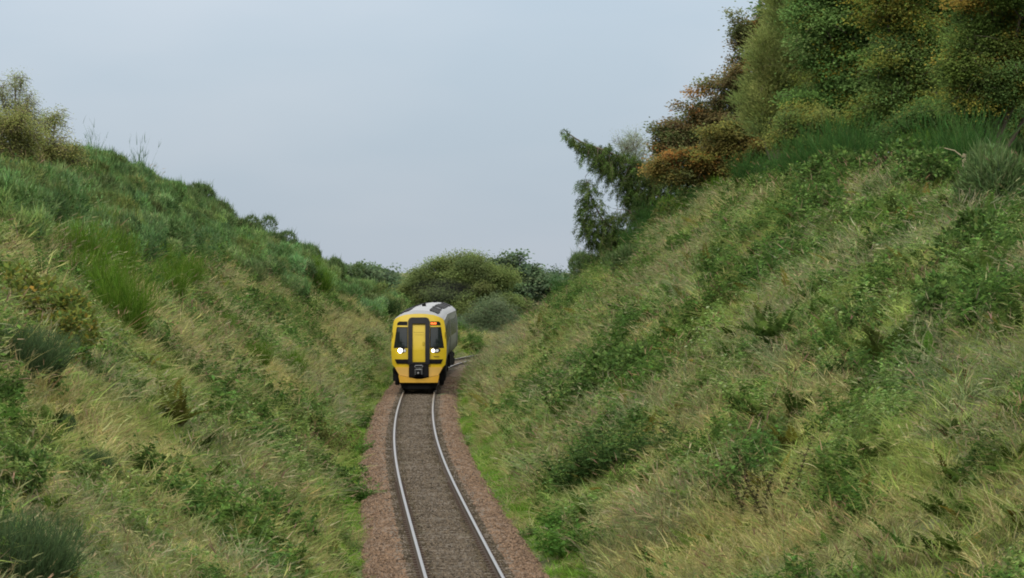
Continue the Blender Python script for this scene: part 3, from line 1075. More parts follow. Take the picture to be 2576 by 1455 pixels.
    v.patch([(-.93, .44), (.93, .44), (1.0, .80), (.9, .775), (.48, .70), (.12, .62), (-.12, .62), (-.48, .70), (-.9, .775), (-1.0, .80)], lambda x, z: .28 * (abs(x) / 1.3) ** 3, .06, .05)
    part('valance', v)
    k = MB([M_BLK, M_STEEL, M_LAMP])
    k.box((0, .12, 1.02), (.94, .5, .62), 0, .03)
    k.box((0, -.22, 1.24), (.40, .22, .14), 1, .03)
    k.box((0, -.20, .98), (.40, .24, .30), 0, .04)
    k.box((-.17, -.33, .98), (.05, .08, .28), 1, .01)
    k.box((.15, -.33, .98), (.05, .08, .28), 1, .01)
    k.cyl((-.03, -.33, .93), .045, .04, 1)
    k.box((0, -.30, 1.10), (.34, .06, .05), 1)
    part('coupler', k)
    s_ = MB([M_BLK])                                             # obstacle deflector below the valance
    s_.loft([[(-.95, .45, .44), (-.5, .12, .44), (.5, .12, .44), (.95, .45, .44)], [(-.84, .45, .14), (-.45, .16, .12), (.45, .16, .12), (.84, .45, .14)]])
    s_.box((0, 1.1, .55), (1.7, 1.2, .5))
    for q in (-1, 1):
        s_.box((q * 1.12, 1.3, .80), (.34, .9, .62), 0, .03)
        s_.box((q * 1.16, 1.0, 1.05), (.25, .5, .2), 0, .02)
    part('obstacle_deflector', s_)
    return root


build_train()

# exhaust haze above the rear of the train
def exhaust():
    m = bpy.data.materials.new('exhaust_smoke'); m.use_nodes = True
    nt = m.node_tree; nt.nodes.clear()
    o = nt.nodes.new('ShaderNodeOutputMaterial')
    v = nt.nodes.new('ShaderNodeVolumePrincipled')
    v.inputs['Color'].default_value = (.12, .12, .13, 1)
    v.inputs['Density'].default_value = .014
    nt.links.new(v.outputs[0], o.inputs['Volume'])
    bm = bmesh.new()
    bmesh.ops.create_icosphere(bm, subdivisions=3, radius=1)
    for q in bm.verts:
        n = 1 + .5 * (fbm(q.co.x * 1.6 + 3, q.co.y * 1.6 + q.co.z * 1.3, 4) - .5)
        q.co = Vector((q.co.x * 2.1 * n, q.co.y * 5 * n, q.co.z * .8 * n))
    me = bpy.data.meshes.new('exhaust_smoke'); bm.to_mesh(me); bm.free(); me.materials.append(m)
    x = float(XC(224))
    obj('exhaust_smoke', me, None, (x + .5, 226, 4.7), 'faint dark exhaust haze hanging above the rear of the train', 'smoke', None, 'stuff')


exhaust()


# ------------------------------------------------------------------ grass on the banks
# clearings of colour seen on the banks: (px, py, rx, ry, amount); amount > 0 dry straw, < 0 green
TAN = [(60, 640, 90, 45, .6), (60, 410, 110, 20, .8), (330, 680, 90, 50, .3), (620, 700, 90, 70, .25), (850, 800, 120, 60, .4), (930, 820, 80, 60, .35), (40, 960, 60, 120, .35),
       (470, 900, 110, 90, .35), (600, 1050, 160, 80, .2), (650, 1350, 260, 120, .25), (150, 1080, 160, 120, .25), (820, 900, 110, 50, .3), (760, 960, 80, 50, .4),
       (1250, 1010, 90, 60, .5), (1300, 880, 110, 70, .45), (1250, 860, 60, 50, .4), (1500, 1380, 220, 110, .55), (1780, 1310, 220, 130, .5), (2050, 960, 140, 80, .5),
       (1830, 480, 90, 50, .65), (1690, 600, 70, 60, .45), (2000, 1420, 300, 60, .4), (1330, 1110, 120, 40, .45), (1450, 900, 100, 60, .2), (1760, 1110, 140, 50, .25), (1320, 1230, 60, 60, .4), (2200, 1330, 200, 80, .25),
       (930, 960, 60, 60, -.3), (700, 620, 200, 80, -.2), (2300, 700, 300, 150, -.45), (1560, 950, 170, 80, -.6), (1500, 640, 120, 90, -.6), (2200, 450, 300, 80, -.2), (2400, 900, 200, 200, -.3),
       (1550, 1190, 160, 70, -.5), (1450, 1330, 90, 90, -.6), (800, 1110, 120, 80, -.4), (850, 1240, 80, 60, -.5), (2100, 640, 250, 60, -.15), (2150, 1180, 200, 60, -.2), (550, 820, 90, 60, -.3), (1950, 800, 150, 60, -.3)]


def to_px(x, y, z):
    return (512 + F * x / y) / .3975, (HOR - F * (z - CAM_H) / y) / .3975


def tan_field(x, y, z):
    px, py = to_px(x, y, z)
    v = .50 + 1.1 * (fbm(x * .42, y * .16, 31, 4) - .5) + .5 * (fbm(x * 1.7, y * .7, 37, 2) - .5)
    for cx, cy, rx, ry, a in TAN:
        v = v + a * np.exp(-((px - cx) / rx) ** 2 - ((py - cy) / ry) ** 2)
    return v


def bank_points(rho_near, seed, y0=28, y1=330, margin=9.0):
    rng = np.random.default_rng(seed)
    n = int(rho_near * (y1 - y0) * 52)
    y = rng.uniform(y0, y1, n); v = rng.uniform(-.45, 26, n); side = rng.choice([-1, 1], n)
    dens = np.interp(y, [28, 70, 130, 220, 330], [1.0, 1.0, .72, .5, .35])
    x = XC(y) + side * (1.95 + v)
    half = 512 / F * y + margin * .6
    dens = dens * np.where(np.abs(x) > 512 / F * y + 1.5, .55, 1.0)
    H = np.where(side < 0, HL(y) / lerp_table(ML, y), HR(y) / lerp_table(MR, y))
    dens = dens * np.where(v > H + 4, .4, 1.0)
    ok = (np.abs(x) < half) & (rng.uniform(0, 1, n) < dens) & (v < H + 11)
    x, y, v, side = x[ok], y[ok], v[ok], side[ok]
    z = terrain(x, y)
    px, py = to_px(x, y, z)
    ok = py < 1455 + 130
    return x[ok], y[ok], z[ok], v[ok], side[ok], rng


STRAW_T = [tuft('straw_tuft', 100 + k, STRAW, 80, .2, .52, .36, .42, .45, .016, .10) for k in range(5)]
GREEN_T = [tuft('green_tuft', 200 + k, GREEN, 84, .16, .46, .36, .45, .5, .018, 0.0) for k in range(5)]
LUSH_T = [tuft('lush_tuft', 300 + k, LUSH, 70, .12, .30, .32, .5, .5, .016) for k in range(4)]
GREY_T = [tuft('seeding_tuft', 400 + k, GREY, 46, .3, .80, .32, .4, .5, .014, .55, [(2, (.27, .25, .15)), (1, (.29, .235, .15))]) for k in range(4)]
HERB_T = [herb('weed', 500 + k, [(3, (.125, .185, .055)), (2, (.165, .22, .075)), (1, (.09, .14, .042)), (.8, (.20, .235, .115))], 15, (.25, .6)) for k in range(5)]
HERB_D = [herb('dark_weed', 520 + k, [(3, (.065, .115, .03)), (2, (.09, .15, .04)), (1, (.05, .09, .028))], 15, (.3, .75), (.08, .15)) for k in range(4)]


def build_grass():
    x, y, z, v, side, rng = bank_points(14, 41)
    t = tan_field(x, y, z)
    n = len(x)
    r = rng.uniform(0, 1, n)
    edge = (v < .75 + .5 * (fbm(y * .35, side * 3.0, 71, 3) - .2))
    lush = edge & (r < .8) & ((fbm(y * .22, side * 5.0 + 2, 73, 2) > .36) | (side > 0))
    bare = (v < .12)
    lush = lush & (v > -.5 + .95 * fbm(y * .45, side * 7.0, 91, 3))
    herbm0 = v > 0
    herbm = (~lush) & (v > .0) & (fbm(x * .7, y * .35, 53, 3) > .50) & (r < .5) & (t < .85)
    darkm = herbm & (fbm(x * .5, y * .22, 57, 3) > .52)
    greym = (~lush) & (~herbm) & (fbm(x * .35, y * .12, 59, 3) > .56) & (r < .55)
    rest = ~(lush | herbm | greym)
    straw = rest & (t + rng.normal(0, .22, n) > .60)
    green = rest & ~straw
    keep = fbm(x * 1.3, y * .8, 83, 2) + rng.normal(0, .1, n) > .27
    cell = {}
    for sx_, sy_, r_ in SPOTS:
        for i_ in range(int((sx_ - r_) // 2), int((sx_ + r_) // 2) + 1):
            for j_ in range(int((sy_ - r_) // 2), int((sy_ + r_) // 2) + 1):
                cell.setdefault((i_, j_), []).append((sx_, sy_, r_))
    for q in range(n):
        for sx_, sy_, r_ in cell.get((int(x[q] // 2), int(y[q] // 2)), ()):
            if (x[q] - sx_) ** 2 + (y[q] - sy_) ** 2 < r_ * r_:
                keep[q] = False
                break
    bare = bare | ~keep
    tx = np.where(side < 0, .1, -.1) + .5 * (fbm(x * .3, y * .2, 61, 2) - .5) + rng.normal(0, .22, n)
    ty = .7 * (fbm(x * .25 + 9, y * .18, 67, 2) - .5) + rng.normal(0, .22, n)
    rot = tilt_rot(n, tx, ty, rng)
    scl = rng.uniform(.55, 1.35, n) * (.75 + .65 * fbm(x * .6, y * .4, 63, 3)) * np.where(v < .9, .75, 1) * np.interp(y, [30, 60, 110], [.55, .78, 1.0])
    hue = fbm(x * .6, y * .25, 65, 3)[:, None]
    val = rng.uniform(.62, 1.38, (n, 1)) * (.75 + .5 * fbm(x * 1.1, y * .5, 69, 3)[:, None])
    tint = val * np.concatenate([.82 + .24 * hue, .98 + .04 * hue, .98 - .16 * hue], 1)
    pts = np.stack([x, y, z], 1)
    rb = rng.uniform(0, 1, n)
    bracken = (v > .6) & (rb < np.where(side > 0, .075, .02) * np.clip((fbm(x * .45, y * .22, 93, 3) - .40) * 7, 0, 1))
    stems = (v > .6) & ~bracken & (rb > .972) & (fbm(x * .3, y * .15, 95, 3) > .45)
    fr = [fern('bracken', 960 + k, 5, (.35, .75), FERN, .8, .3) for k in range(5)]
    for me_ in fr:
        me_.materials.clear(); me_.materials.append(M_GRASS)
    st = [tuft('dead_stem', 970 + k, [(2, (.16, .10, .06)), (1, (.24, .18, .11)), (1, (.10, .085, .045))], 9, .5, 1.0, .25, .22, .2, .012, .8, [(2, (.20, .13, .09)), (1, (.27, .2, .14))]) for k in range(3)]
    sets = [('bracken_undergrowth', bracken, fr, 1.15, 'small dark bracken fronds showing through the grass of the banks'),
            ('dead_stem_weeds', stems, st, 1.1, 'thin brown dead stems standing in the grass of the banks'),
            ('dry_grass', straw & ~bare, STRAW_T, 1.0, 'pale straw coloured grass covering the banks'),
            ('green_grass', green & ~bare, GREEN_T, 1.0, 'mid green grass covering the banks'),
            ('lush_grass', lush, LUSH_T, 1.0, 'bright green low grass along the edges of the ballast'),
            ('seeding_grass', greym & ~bare, GREY_T, 1.0, 'grey green seeding grass patches on the banks'),
            ('broadleaf_weeds', herbm & ~darkm & ~bare, HERB_T, 1.0, 'leafy green weeds mixed into the grass of the banks'),
            ('dark_weeds', darkm & ~bare, HERB_D, 1.0, 'darker leafy weeds mixed into the grass of the banks')]
    for k, (nm, mk, src, s, lab) in enumerate(sets):
        scatter(nm, pts[mk], rot[mk], scl[mk] * s, tint[mk], src, lab, 'grass' if 'grass' in nm else 'weeds', k)
        print(nm, mk.sum())




# ------------------------------------------------------------------ shrubs, ferns and weeds one can point at
def variants(fn, name, how_many, seed, **kw):
    return [fn(name, seed + k, **kw) for k in range(how_many)]


V = {
    'broom': variants(broom, 'broom_bush', 3, 600, n=700, h=1.5, rad=.8, spread=.26),
    'broomd': variants(broom, 'dark_broom_bush', 2, 610, n=460, h=1.6, rad=.7, spread=.3, pal=BROOM_D),
    'wisp': variants(broom, 'wispy_broom', 2, 620, n=26, h=1.6, rad=.3, spread=.16, pal=BROOM_D),
    'gorse': variants(gorse, 'gorse_bush', 4, 630),
    'gorsed': variants(gorse, 'dark_gorse_bush', 2, 640, n=11000, pal=GORSE_D, spike=(.05, .10), w=.013),
    'feather': variants(broom, 'feathery_gorse', 2, 645, n=2400, h=1.0, rad=1.3, spread=.42, pal=GORSE_D, w=.010),
    'fern': variants(fern, 'fern_clump', 5, 650),
    'ferno': variants(fern, 'olive_fern_clump', 2, 660, pal=FERN_O, h=(.6, 1.0)),
    'bramble': variants(leafy_bush, 'bramble_bush', 3, 670),
    'yellow': variants(leafy_bush, 'yellowing_bush', 2, 680, n=1900, pal=YELLOWISH, leaf=(.06, .11)),
    'olive': variants(leafy_bush, 'olive_bush', 2, 690, n=1700, pal=[(3, (.10, .12, .035)), (2, (.13, .14, .045)), (1, (.07, .09, .025))], leaf=(.05, .10)),
    'dead': variants(leafy_bush, 'withered_shrub', 1, 700, n=900, pal=[(3, (.22, .13, .10)), (2, (.28, .18, .14)), (1, (.14, .12, .07))], leaf=(.05, .09)),
    'nettle': variants(herb, 'nettle_patch', 3, 710, pal=[(3, (.05, .095, .028)), (2, (.065, .12, .035)), (1, (.04, .07, .025))], n=70, h=(.5, 1.0), leaf=(.07, .13), rad=.6, m=M_LEAF),
    'brightw': variants(herb, 'bright_weed_patch', 2, 720, pal=[(3, (.07, .16, .03)), (2, (.09, .19, .04)), (1, (.06, .12, .03))], n=60, h=(.25, .7), leaf=(.07, .14), rad=.5, m=M_LEAF),
    'under': variants(leafy_bush, 'undergrowth_bush', 3, 740, n=2600, r=(1.3, 1.3, 1.25), pal=[(3, (.055, .09, .03)), (2, (.075, .11, .035)), (1, (.10, .11, .03))], leaf=(.09, .16)),
    'stem': variants(seed_stem, 'seed_stem', 4, 730),
}
COUNT = {}
SPOTS = []                      # (x, y, radius) that the tall grass leaves free
GROW = {'fern': 1.35, 'ferno': 1.35, 'bramble': 1.6, 'nettle': 1.5, 'brightw': 1.35, 'yellow': 1.5, 'olive': 1.5, 'broom': 1.0, 'broomd': 1.3, 'wisp': 1.2, 'gorse': 1.55, 'gorsed': .75, 'feather': 1.0, 'dead': 1.4, 'stem': 1.25, 'under': 1.0}


def plant(kind, px, py, size, name, label, cat, group=None, dmin=25, sink=.05, tilt=(0, 0), sx=1.0):
    x, y = ground_at(px, py, dmin)
    size = size * GROW[kind]
    if kind not in ('stem', 'wisp'):
        SPOTS.append((x, y, .42 * size))
    k = COUNT.get(kind, 0); COUNT[kind] = k + 1
    me = V[kind][k % len(V[kind])]
    o = obj(name, me, None, (x, y, float(terrain(x, y)) - sink), label, cat, group)
    o.rotation_euler = (tilt[1], tilt[0], random.uniform(0, 6.28))
    o.scale = (size * sx, size * sx, size)
    return o


def hill_gorse():
    """the blue green gorse that covers the top of the left bank reads as one thicket"""
    rng = np.random.default_rng(77)
    pts = []
    for k in range(3400):
        y = rng.uniform(95, 255)
        v = rng.uniform(4.0, 17)
        x = float(XC(y)) - 1.95 - v
        pts.append((x, y))
    p = np.array(pts)
    z = terrain(p[:, 0], p[:, 1])
    px, py = to_px(p[:, 0], p[:, 1], z)
    top = np.interp(px, [-50, 150, 300, 530, 650, 850, 950], [470, 430, 405, 520, 590, 690, 720])
    bot = np.interp(px, [-50, 0, 150, 300, 450, 650, 850, 950, 1010], [600, 590, 600, 620, 640, 700, 740, 790, 840])
    f = fbm(p[:, 0] * .5, p[:, 1] * .22, 79, 3)
    ok = (py < bot + 60 * (f - .5) * 3) & (px > -80) & (px < 1000) & (f > .40) & (py > top - 5)
    ok &= ~((np.abs(px - 70) < 90) & (py < 480))
    p, z, f = p[ok], z[ok], f[ok]
    n = len(p)
    rot = np.stack([np.zeros(n), np.zeros(n), rng.uniform(0, 6.28, n)], 1)
    g = [gorse('gorse', 900 + k, 2400, (.85, .85, .8), m=M_GRASS) for k in range(4)]
    scatter('gorse_thicket', np.stack([p[:, 0], p[:, 1], z - .1], 1), rot, rng.uniform(.6, 1.6, n), 1.2 * rng.uniform(.5, 1.5, (n, 1)) * (.55 + .9 * fbm(p[:, 0] * .6, p[:, 1] * .3, 87, 3)[:, None]) * np.stack([.85 + .4 * rng.uniform(0, 1, n) ** 2, np.ones(n), rng.uniform(.8, 1.1, n)], 1), g, 'blue green gorse thicket along the top of the left bank', 'gorse', 3)
    for q in range(n):
        SPOTS.append((p[q, 0], p[q, 1], .55))


hill_gorse()

GB = 'broom bushes standing on the banks'
GF = 'dark fern clumps in the grass of the banks'
GG = 'gorse bushes on the banks'
# left bank ----------------------------------------------------------------
for px, py, s, lab in [
        (205, 700, 1.15, 'bright green broom bush, leftmost of the tall clumps below the gorse thicket'),
        (250, 790, 1.2, 'bright green broom bush at the lower end of the tall left clump'),
        (300, 850, 1.25, 'lowest bright broom bush of the left bank, above the dry grass'),
        (290, 700, 1.1, 'bright broom bush in the middle of the tall left clump'),
        (235, 620, 1.0, 'bright broom bush at the top of the tall left clump'),
        (420, 770, 1.05, 'bright broom bush right of the tall clump, above pale grass'),
        (470, 730, .95, 'slender bright broom bush between pale grass patches on the left bank'),
        (395, 690, .9, 'small bright broom bush under the gorse of the left bank'),
        (605, 660, 1.0, 'bright broom bush under the crest, left of the dark leafy shrub'),
        (800, 745, 1.3, 'bright broom bush high above the train on the left bank'),
        (775, 700, 1.1, 'bright broom bush beside the crest, upper one above the train'),
        (730, 960, .9, 'round bright broom bush low on the left bank near the train'),
        (650, 930, .7, 'small broom bush in dry grass on the left bank left of the train'),
        (560, 850, .7, 'small broom bush among mixed grass in the middle of the left bank')]:
    plant('broom', px, py, s, 'broom_bush', lab, 'bush', GB)
for px, py, s, lab in [
        (300, 420, .55, 'dark broom bush on the highest point of the left crest'),
        (355, 430, .62, 'dark broom bush with upright shoots on the left crest'),
        (210, 415, .55, 'dark broom bush on the crest beside the birch thicket'),
        (400, 470, .5, 'dark broom bush just below the highest left crest')]:
    plant('broomd', px, py, s, 'broom_bush', lab, 'bush', GB)
for px, py, s, lab in [(235, 408, 1.3, 'thin wispy broom shoots against the sky left of the crest top'), (350, 425, 1.5, 'tall wispy broom shoots against the sky at the crest top')]:
    plant('wisp', px, py, s, 'wispy_broom', lab, 'bush')
for px, py, s, lab in [
        (480, 500, 1.0, 'rounded gorse bush on the upper left skyline'),
        (520, 530, 1.1, 'pale tipped gorse bush on the left skyline'),
        (610, 575, .9, 'small gorse bush on the left skyline above the dark shrub'),
        (690, 615, 1.0, 'gorse bush on the left skyline above the tall broom'),
        (760, 650, .9, 'low gorse bush far along the left skyline'),
        (440, 480, .8, 'low gorse bush on the left skyline below the crest top'),
        (840, 700, .9, 'last low gorse bush of the left skyline before the far trees')]:
    plant('gorse', px, py, s, 'gorse_bush', lab, 'bush', GG)
for px, py, s, lab in [(215, 1190, .42, 'grey green spiky bush in dry grass on the lower left bank'), (10, 1470, .85, 'big dark feathery gorse bush in the bottom left corner'), (45, 945, .95, 'dark feathery gorse bush at the left edge under the yellowing bush')]:
    plant('feather', px, py, s, 'gorse_bush', lab, 'bush', GG)
for px, py, s, lab in [
        (140, 790, .7, 'small dark gorse bush above the yellowing bush'),
        (120, 1110, .55, 'small dark gorse clump on the lower left bank'),
        (650, 590, .7, 'dark rounded gorse bush on the skyline of the left bank')]:
    plant('gorsed', px, py, s, 'gorse_bush', lab, 'bush', GG)
plant('bramble', 640, 800, 1.0, 'leafy_shrub', 'dark leafy shrub standing alone in the grass of the left bank', 'shrub')
plant('dead', 668, 815, .45, 'withered_shrub', 'small withered shrub with pale twigs beside the dark leafy shrub', 'shrub')
plant('yellow', 85, 850, 1.05, 'yellowing_bush', 'yellow green bush turning orange at the left edge', 'bush')
plant('yellow', 150, 905, .8, 'yellowing_bush', 'smaller yellow green bush right of the dark gorse at the left edge', 'bush')
plant('bramble', 50, 1240, .42, 'bramble_bush', 'bright leafy bramble at the left edge above the corner gorse', 'bush')
plant('olive', 780, 1120, .85, 'olive_bush', 'olive tussock bush above the ballast on the lower left bank', 'bush')
plant('olive', 830, 1150, .75, 'olive_bush', 'smaller olive tussock bush nearest the ballast on the left', 'bush')
plant('bramble', 840, 1240, .6, 'bramble_bush', 'dark leafy bramble by the ballast on the left side', 'bush')
plant('bramble', 880, 1265, .4, 'bramble_bush', 'small leafy bramble touching the left ballast', 'bush')
plant('brightw', 905, 1145, .7, 'bright_weed_patch', 'bright green weed patch spilling onto the left ballast', 'weed')
plant('brightw', 900, 1265, .7, 'bright_weed_patch', 'bright green weed patch beside the lower left ballast', 'weed')
plant('nettle', 690, 1130, .6, 'nettle_patch', 'dull green nettle patch on the lower left bank', 'weed')
for px, py, s, k, lab in [
        (440, 1090, .95, 'ferno', 'brownish olive fern clump in the middle of the lower left bank'),
        (545, 1010, .85, 'fern', 'dark fern clump above the olive fern on the left bank'),
        (500, 1170, .8, 'fern', 'dark fern clump with broad fronds low on the left bank'),
        (520, 1230, .6, 'fern', 'small fern clump at the foot of the left bank below the broad fronds'),
        (115, 1100, .6, 'fern', 'small dark fern at the left among dry grass'),
        (330, 1000, .6, 'fern', 'small fern in pale grass on the middle left bank'),
        (870, 1045, .5, 'fern', 'small dark fern near the ballast left of the train'),
        (430, 930, .55, 'fern', 'small fern under the broom on the left bank'),
        (620, 870, .6, 'fern', 'fern clump under the dark leafy shrub on the left bank'),
        (480, 860, .6, 'fern', 'fern clump in the grass right of the lowest tall broom')]:
    plant(k, px, py, s, 'fern_clump', lab, 'fern', GF, tilt=(.15, 0))

# right bank ---------------------------------------------------------------
fe = [(1960, 890, 1.25, 'large dark fern clump in the centre of the right bank'),
      (1925, 860, .9, 'dark fern clump up left of the large centre fern'),
      (2240, 940, 1.25, 'large spiky dark fern clump right of the pale grass on the right bank'),
      (2170, 915, .8, 'low dark fern left of the large spiky one'),
      (1930, 1080, 1.0, 'dark fern clump leaning left above the seeding grass on the right bank'),
      (1870, 1060, .8, 'thin dark fern left of the leaning fern'),
      (2000, 1060, .7, 'small dark fern right of the leaning fern'),
      (1830, 650, .8, 'dark fern clump below the pale grass at the top of the right bank'),
      (1900, 700, .9, 'dark fern clump high in the middle of the right bank'),
      (1850, 790, .7, 'dark fern between the high and the central fern clumps'),
      (1760, 890, .8, 'dark fern clump over the big leafy patch of the right bank'),
      (1700, 870, .7, 'dark fern above the left end of the big leafy patch'),
      (1620, 720, .8, 'dark fern high on the right bank beside the skyline'),
      (1560, 770, .7, 'dark fern under the skyline shrubs of the right bank'),
      (2400, 1120, .6, 'dark blue green fern near the right edge of the lower bank'),
      (2330, 760, .8, 'dark fern in lush grass on the right'),
      (2500, 730, 1.1, 'large dark fern clump at the right edge under the lush grass'),
      (2470, 560, .9, 'dark fern in the dark growth under the trees at right'),
      (2330, 530, .9, 'dark fern clump near the top of the right bank'),
      (2260, 560, .8, 'dark fern left of the one near the top of the right bank'),
      (2150, 560, .7, 'dark fern under the pale green brambles of the right crest'),
      (2540, 900, .9, 'dark fern at the right edge halfway up the bank'),
      (1440, 700, .7, 'dark fern on the skyline edge above the train'),
      (2080, 760, .7, 'dark fern in mixed grass right of the high fern'),
      (1580, 1000, .8, 'dark fern in the big leafy patch of the right bank'),
      (1660, 1000, .8, 'dark fern at the right end of the big leafy patch'),
      (1430, 1060, .8, 'dark fern left of the leafy patch, low on the right bank'),
      (2200, 1180, .6, 'small fern by the tall seed stems'),
      (1990, 1170, .8, 'olive brown fern clump above the tall seed stems')]
for i, (px, py, s, lab) in enumerate(fe):
    plant('ferno' if 'olive' in lab else 'fern', px, py, s, 'fern_clump', lab, 'fern', GF, tilt=(-.2, .05))
for px, py, s, k, lab in [
        (1540, 990, 1.0, 'bramble', 'wide dark leafy bramble in the middle of the lower right bank'),
        (1480, 1010, .8, 'bramble', 'dark leafy bramble at the left end of the lower right leafy patch'),
        (1620, 960, .8, 'bramble', 'dark leafy bramble at the right end of the leafy patch'),
        (2130, 462, .9, 'bramble', 'pale leaved bramble on the crest under the withered shrub'),
        (2260, 440, 1.2, 'bramble', 'pale leaved bramble on the crest right of the withered shrub'),
        (2080, 470, .9, 'bramble', 'pale leaved bramble left of the withered shrub on the crest'),
        (2330, 480, .9, 'bramble', 'leafy bramble at the right end of the crest brambles'),
        (2090, 540, .8, 'bramble', 'dark bramble below the crest brambles'),
        (2450, 660, .9, 'bramble', 'leafy bramble under the dark broom at the right edge'),
        (2380, 830, .8, 'bramble', 'leafy bramble in the lush grass at right'),
        (1880, 520, .5, 'bramble', 'small leafy bramble at the top of the right bank')]:
    plant(k, px, py, s, 'bramble_bush', lab, 'bush', sx=1.1)
for px, py, s, lab in [
        (1560, 1200, .95, 'nettle patch in the middle of the lower right bank'),
        (1620, 1180, .9, 'nettle patch right of the middle one on the lower right bank'),
        (1500, 1230, .85, 'nettle patch left of the middle one above the ballast'),
        (1680, 1150, .7, 'thin nettle patch at the upper end of the lower right nettles'),
        (1530, 1160, .8, 'nettle patch above the other lower right nettles')]:
    plant('nettle', px, py, s, 'nettle_patch', lab, 'weed', sx=1.15)
for px, py, s, lab in [
        (1440, 1340, .95, 'bright leafy weed patch above the right ballast at the bottom'),
        (1470, 1390, .9, 'bright leafy weed patch at the bottom beside the straw grass'),
        (1420, 1400, .8, 'bright leafy weed patch nearest the right ballast at the bottom')]:
    plant('brightw', px, py, s, 'bright_weed_patch', lab, 'weed', sx=1.1)
for i, (px, py) in enumerate([(1845, 1310), (1862, 1325), (1880, 1318), (1898, 1330), (1905, 1300), (1925, 1312), (1945, 1300), (1965, 1312), (1990, 1290), (1870, 1290), (2010, 1280), (1935, 1330)]):
    plant('stem', px, py, random.uniform(.8, 1.1), 'seed_stem', 'tall dark whorled seed stem in the straw grass at the bottom right', 'weed', 'tall seed stems in the straw grass', tilt=(-.28, .05), sx=1.3)
# crest of the right bank: broom and gorse before the trees
for px, py, s, k, lab in [
        (1830, 425, 1.1, 'broom', 'bright broom bush on the right crest under the orange tree'),
        (1780, 450, 1.0, 'broom', 'bright broom bush at the head of the pale grass on the right crest'),
        (1730, 520, 1.1, 'broom', 'bright broom bush on the skyline below the larch'),
        (1690, 560, 1.0, 'broom', 'bright broom bush lower on the skyline below the larch'),
        (1880, 425, .9, 'broomd', 'dark broom bush on the right crest right of the bright ones'),
        (1640, 590, 1.0, 'broomd', 'dark broom bush beneath the hanging larch limb'),
        (1600, 640, .9, 'broomd', 'dark broom bush at the foot of the leaning larch'),
        (2080, 395, 1.2, 'broomd', 'dark broom bush before the yellow trees on the crest'),
        (2140, 390, 1.2, 'broomd', 'dark broom bush left of the withered shrub'),
        (2010, 410, 1.0, 'broomd', 'dark broom bush at the left of the row before the yellow trees'),
        (2330, 410, 1.3, 'broom', 'bright broom bush right of the withered shrub, under the trees'),
        (2380, 430, 1.3, 'broomd', 'dark broom bush left of the pale stump'),
        (2440, 470, 1.3, 'broomd', 'dark broom bush right of the pale stump'),
        (1945, 415, .8, 'broomd', 'small dark broom bush in the middle of the right crest'),
        (1420, 670, .8, 'broomd', 'small broom bush low on the right skyline')]:
    plant(k, px, py, s, 'broom_bush', lab, 'bush', GB)
for px, py, s, lab in [
        (2500, 480, .95, 'grey green gorse bush under the trees at the right edge'),
        (2555, 530, 1.0, 'big gorse bush at the right edge under the trees'),
        (2470, 540, 1.0, 'gorse bush below the pale stump at right'),
        (2560, 430, 1.0, 'tall gorse bush at the right edge behind the others'),
        (1540, 660, 1.1, 'gorse bush on the right skyline left of the larch foot'),
        (1490, 700, 1.0, 'gorse bush low on the right skyline above the train'),
        (1580, 690, 1.0, 'gorse bush in the dark growth at the larch foot')]:
    plant('gorse', px, py, s, 'gorse_bush', lab, 'bush', GG)
plant('dead', 2225, 432, .85, 'withered_shrub', 'withered pinkish brown shrub on the right crest before the dark trees', 'shrub')


def plant_at(kind, px, D, size, name, label, cat, group=None, dz=0.0):
    x, _ = P(px, 0, D)
    k = COUNT.get(kind, 0); COUNT[kind] = k + 1
    o = obj(name, V[kind][k % len(V[kind])], None, (x, D, float(terrain(x, D)) - .1 + dz), label, cat, group)
    o.rotation_euler = (0, 0, random.uniform(0, 6.28)); o.scale = (size, size, size)


for px, D, s, lab in [(1715, 190, 1.0, 'dark undergrowth bush under the reddish tree'), (1770, 184, 1.25, 'dark undergrowth bush under the low orange tree'),
                      (1900, 182, .9, 'dark undergrowth bush right of the low orange tree'), (1985, 172, 1.0, 'dark undergrowth bush under the willow'),
                      (2060, 164, 1.1, 'dark undergrowth bush at the sycamore trunk'), (2150, 160, 1.2, 'dark undergrowth bush behind the withered shrub'),
                      (2230, 156, 1.2, 'dark undergrowth bush under the yellow maple'), (2320, 150, 1.2, 'dark undergrowth bush left of the dead trunk'),
                      (2400, 146, 1.2, 'dark undergrowth bush behind the dead trunk'), (2480, 138, 1.2, 'dark undergrowth bush under the golden tree'),
                      (2560, 132, 1.3, 'dark undergrowth bush at the right edge under the golden tree')]:
    plant_at('under', px, D, s, 'undergrowth_bush', lab, 'bush', 'undergrowth bushes at the edge of the wood')
for px, D, s, lab in [(1655, 200, .8, 'olive bush between the larch and the low orange tree'), (1690, 199, .9, 'olive bush right of the larch under the reddish tree'), (1730, 194, .8, 'olive bush in front of the low orange tree')]:
    plant_at('olive', px, D, s * 1.5, 'olive_bush', lab, 'bush')
for k, px, D, s, lab in [('broom', 1730, 180.5, .8, 'bright broom bush hiding the trunk of the low orange tree'), ('broomd', 1765, 179, .95, 'dark broom bush under the low orange tree'),
                         ('under', 1752, 179.5, .62, 'leafy bush at the trunk of the low orange tree'), ('under', 1795, 178.5, .7, 'leafy bush right of the trunk of the low orange tree'),
                         ('broom', 1810, 177, .9, 'bright broom bush at the right side of the low orange tree')]:
    plant_at(k, px, D, s, 'undergrowth_bush' if k == 'under' else 'broom_bush', lab, 'bush', None if k == 'under' else GB)


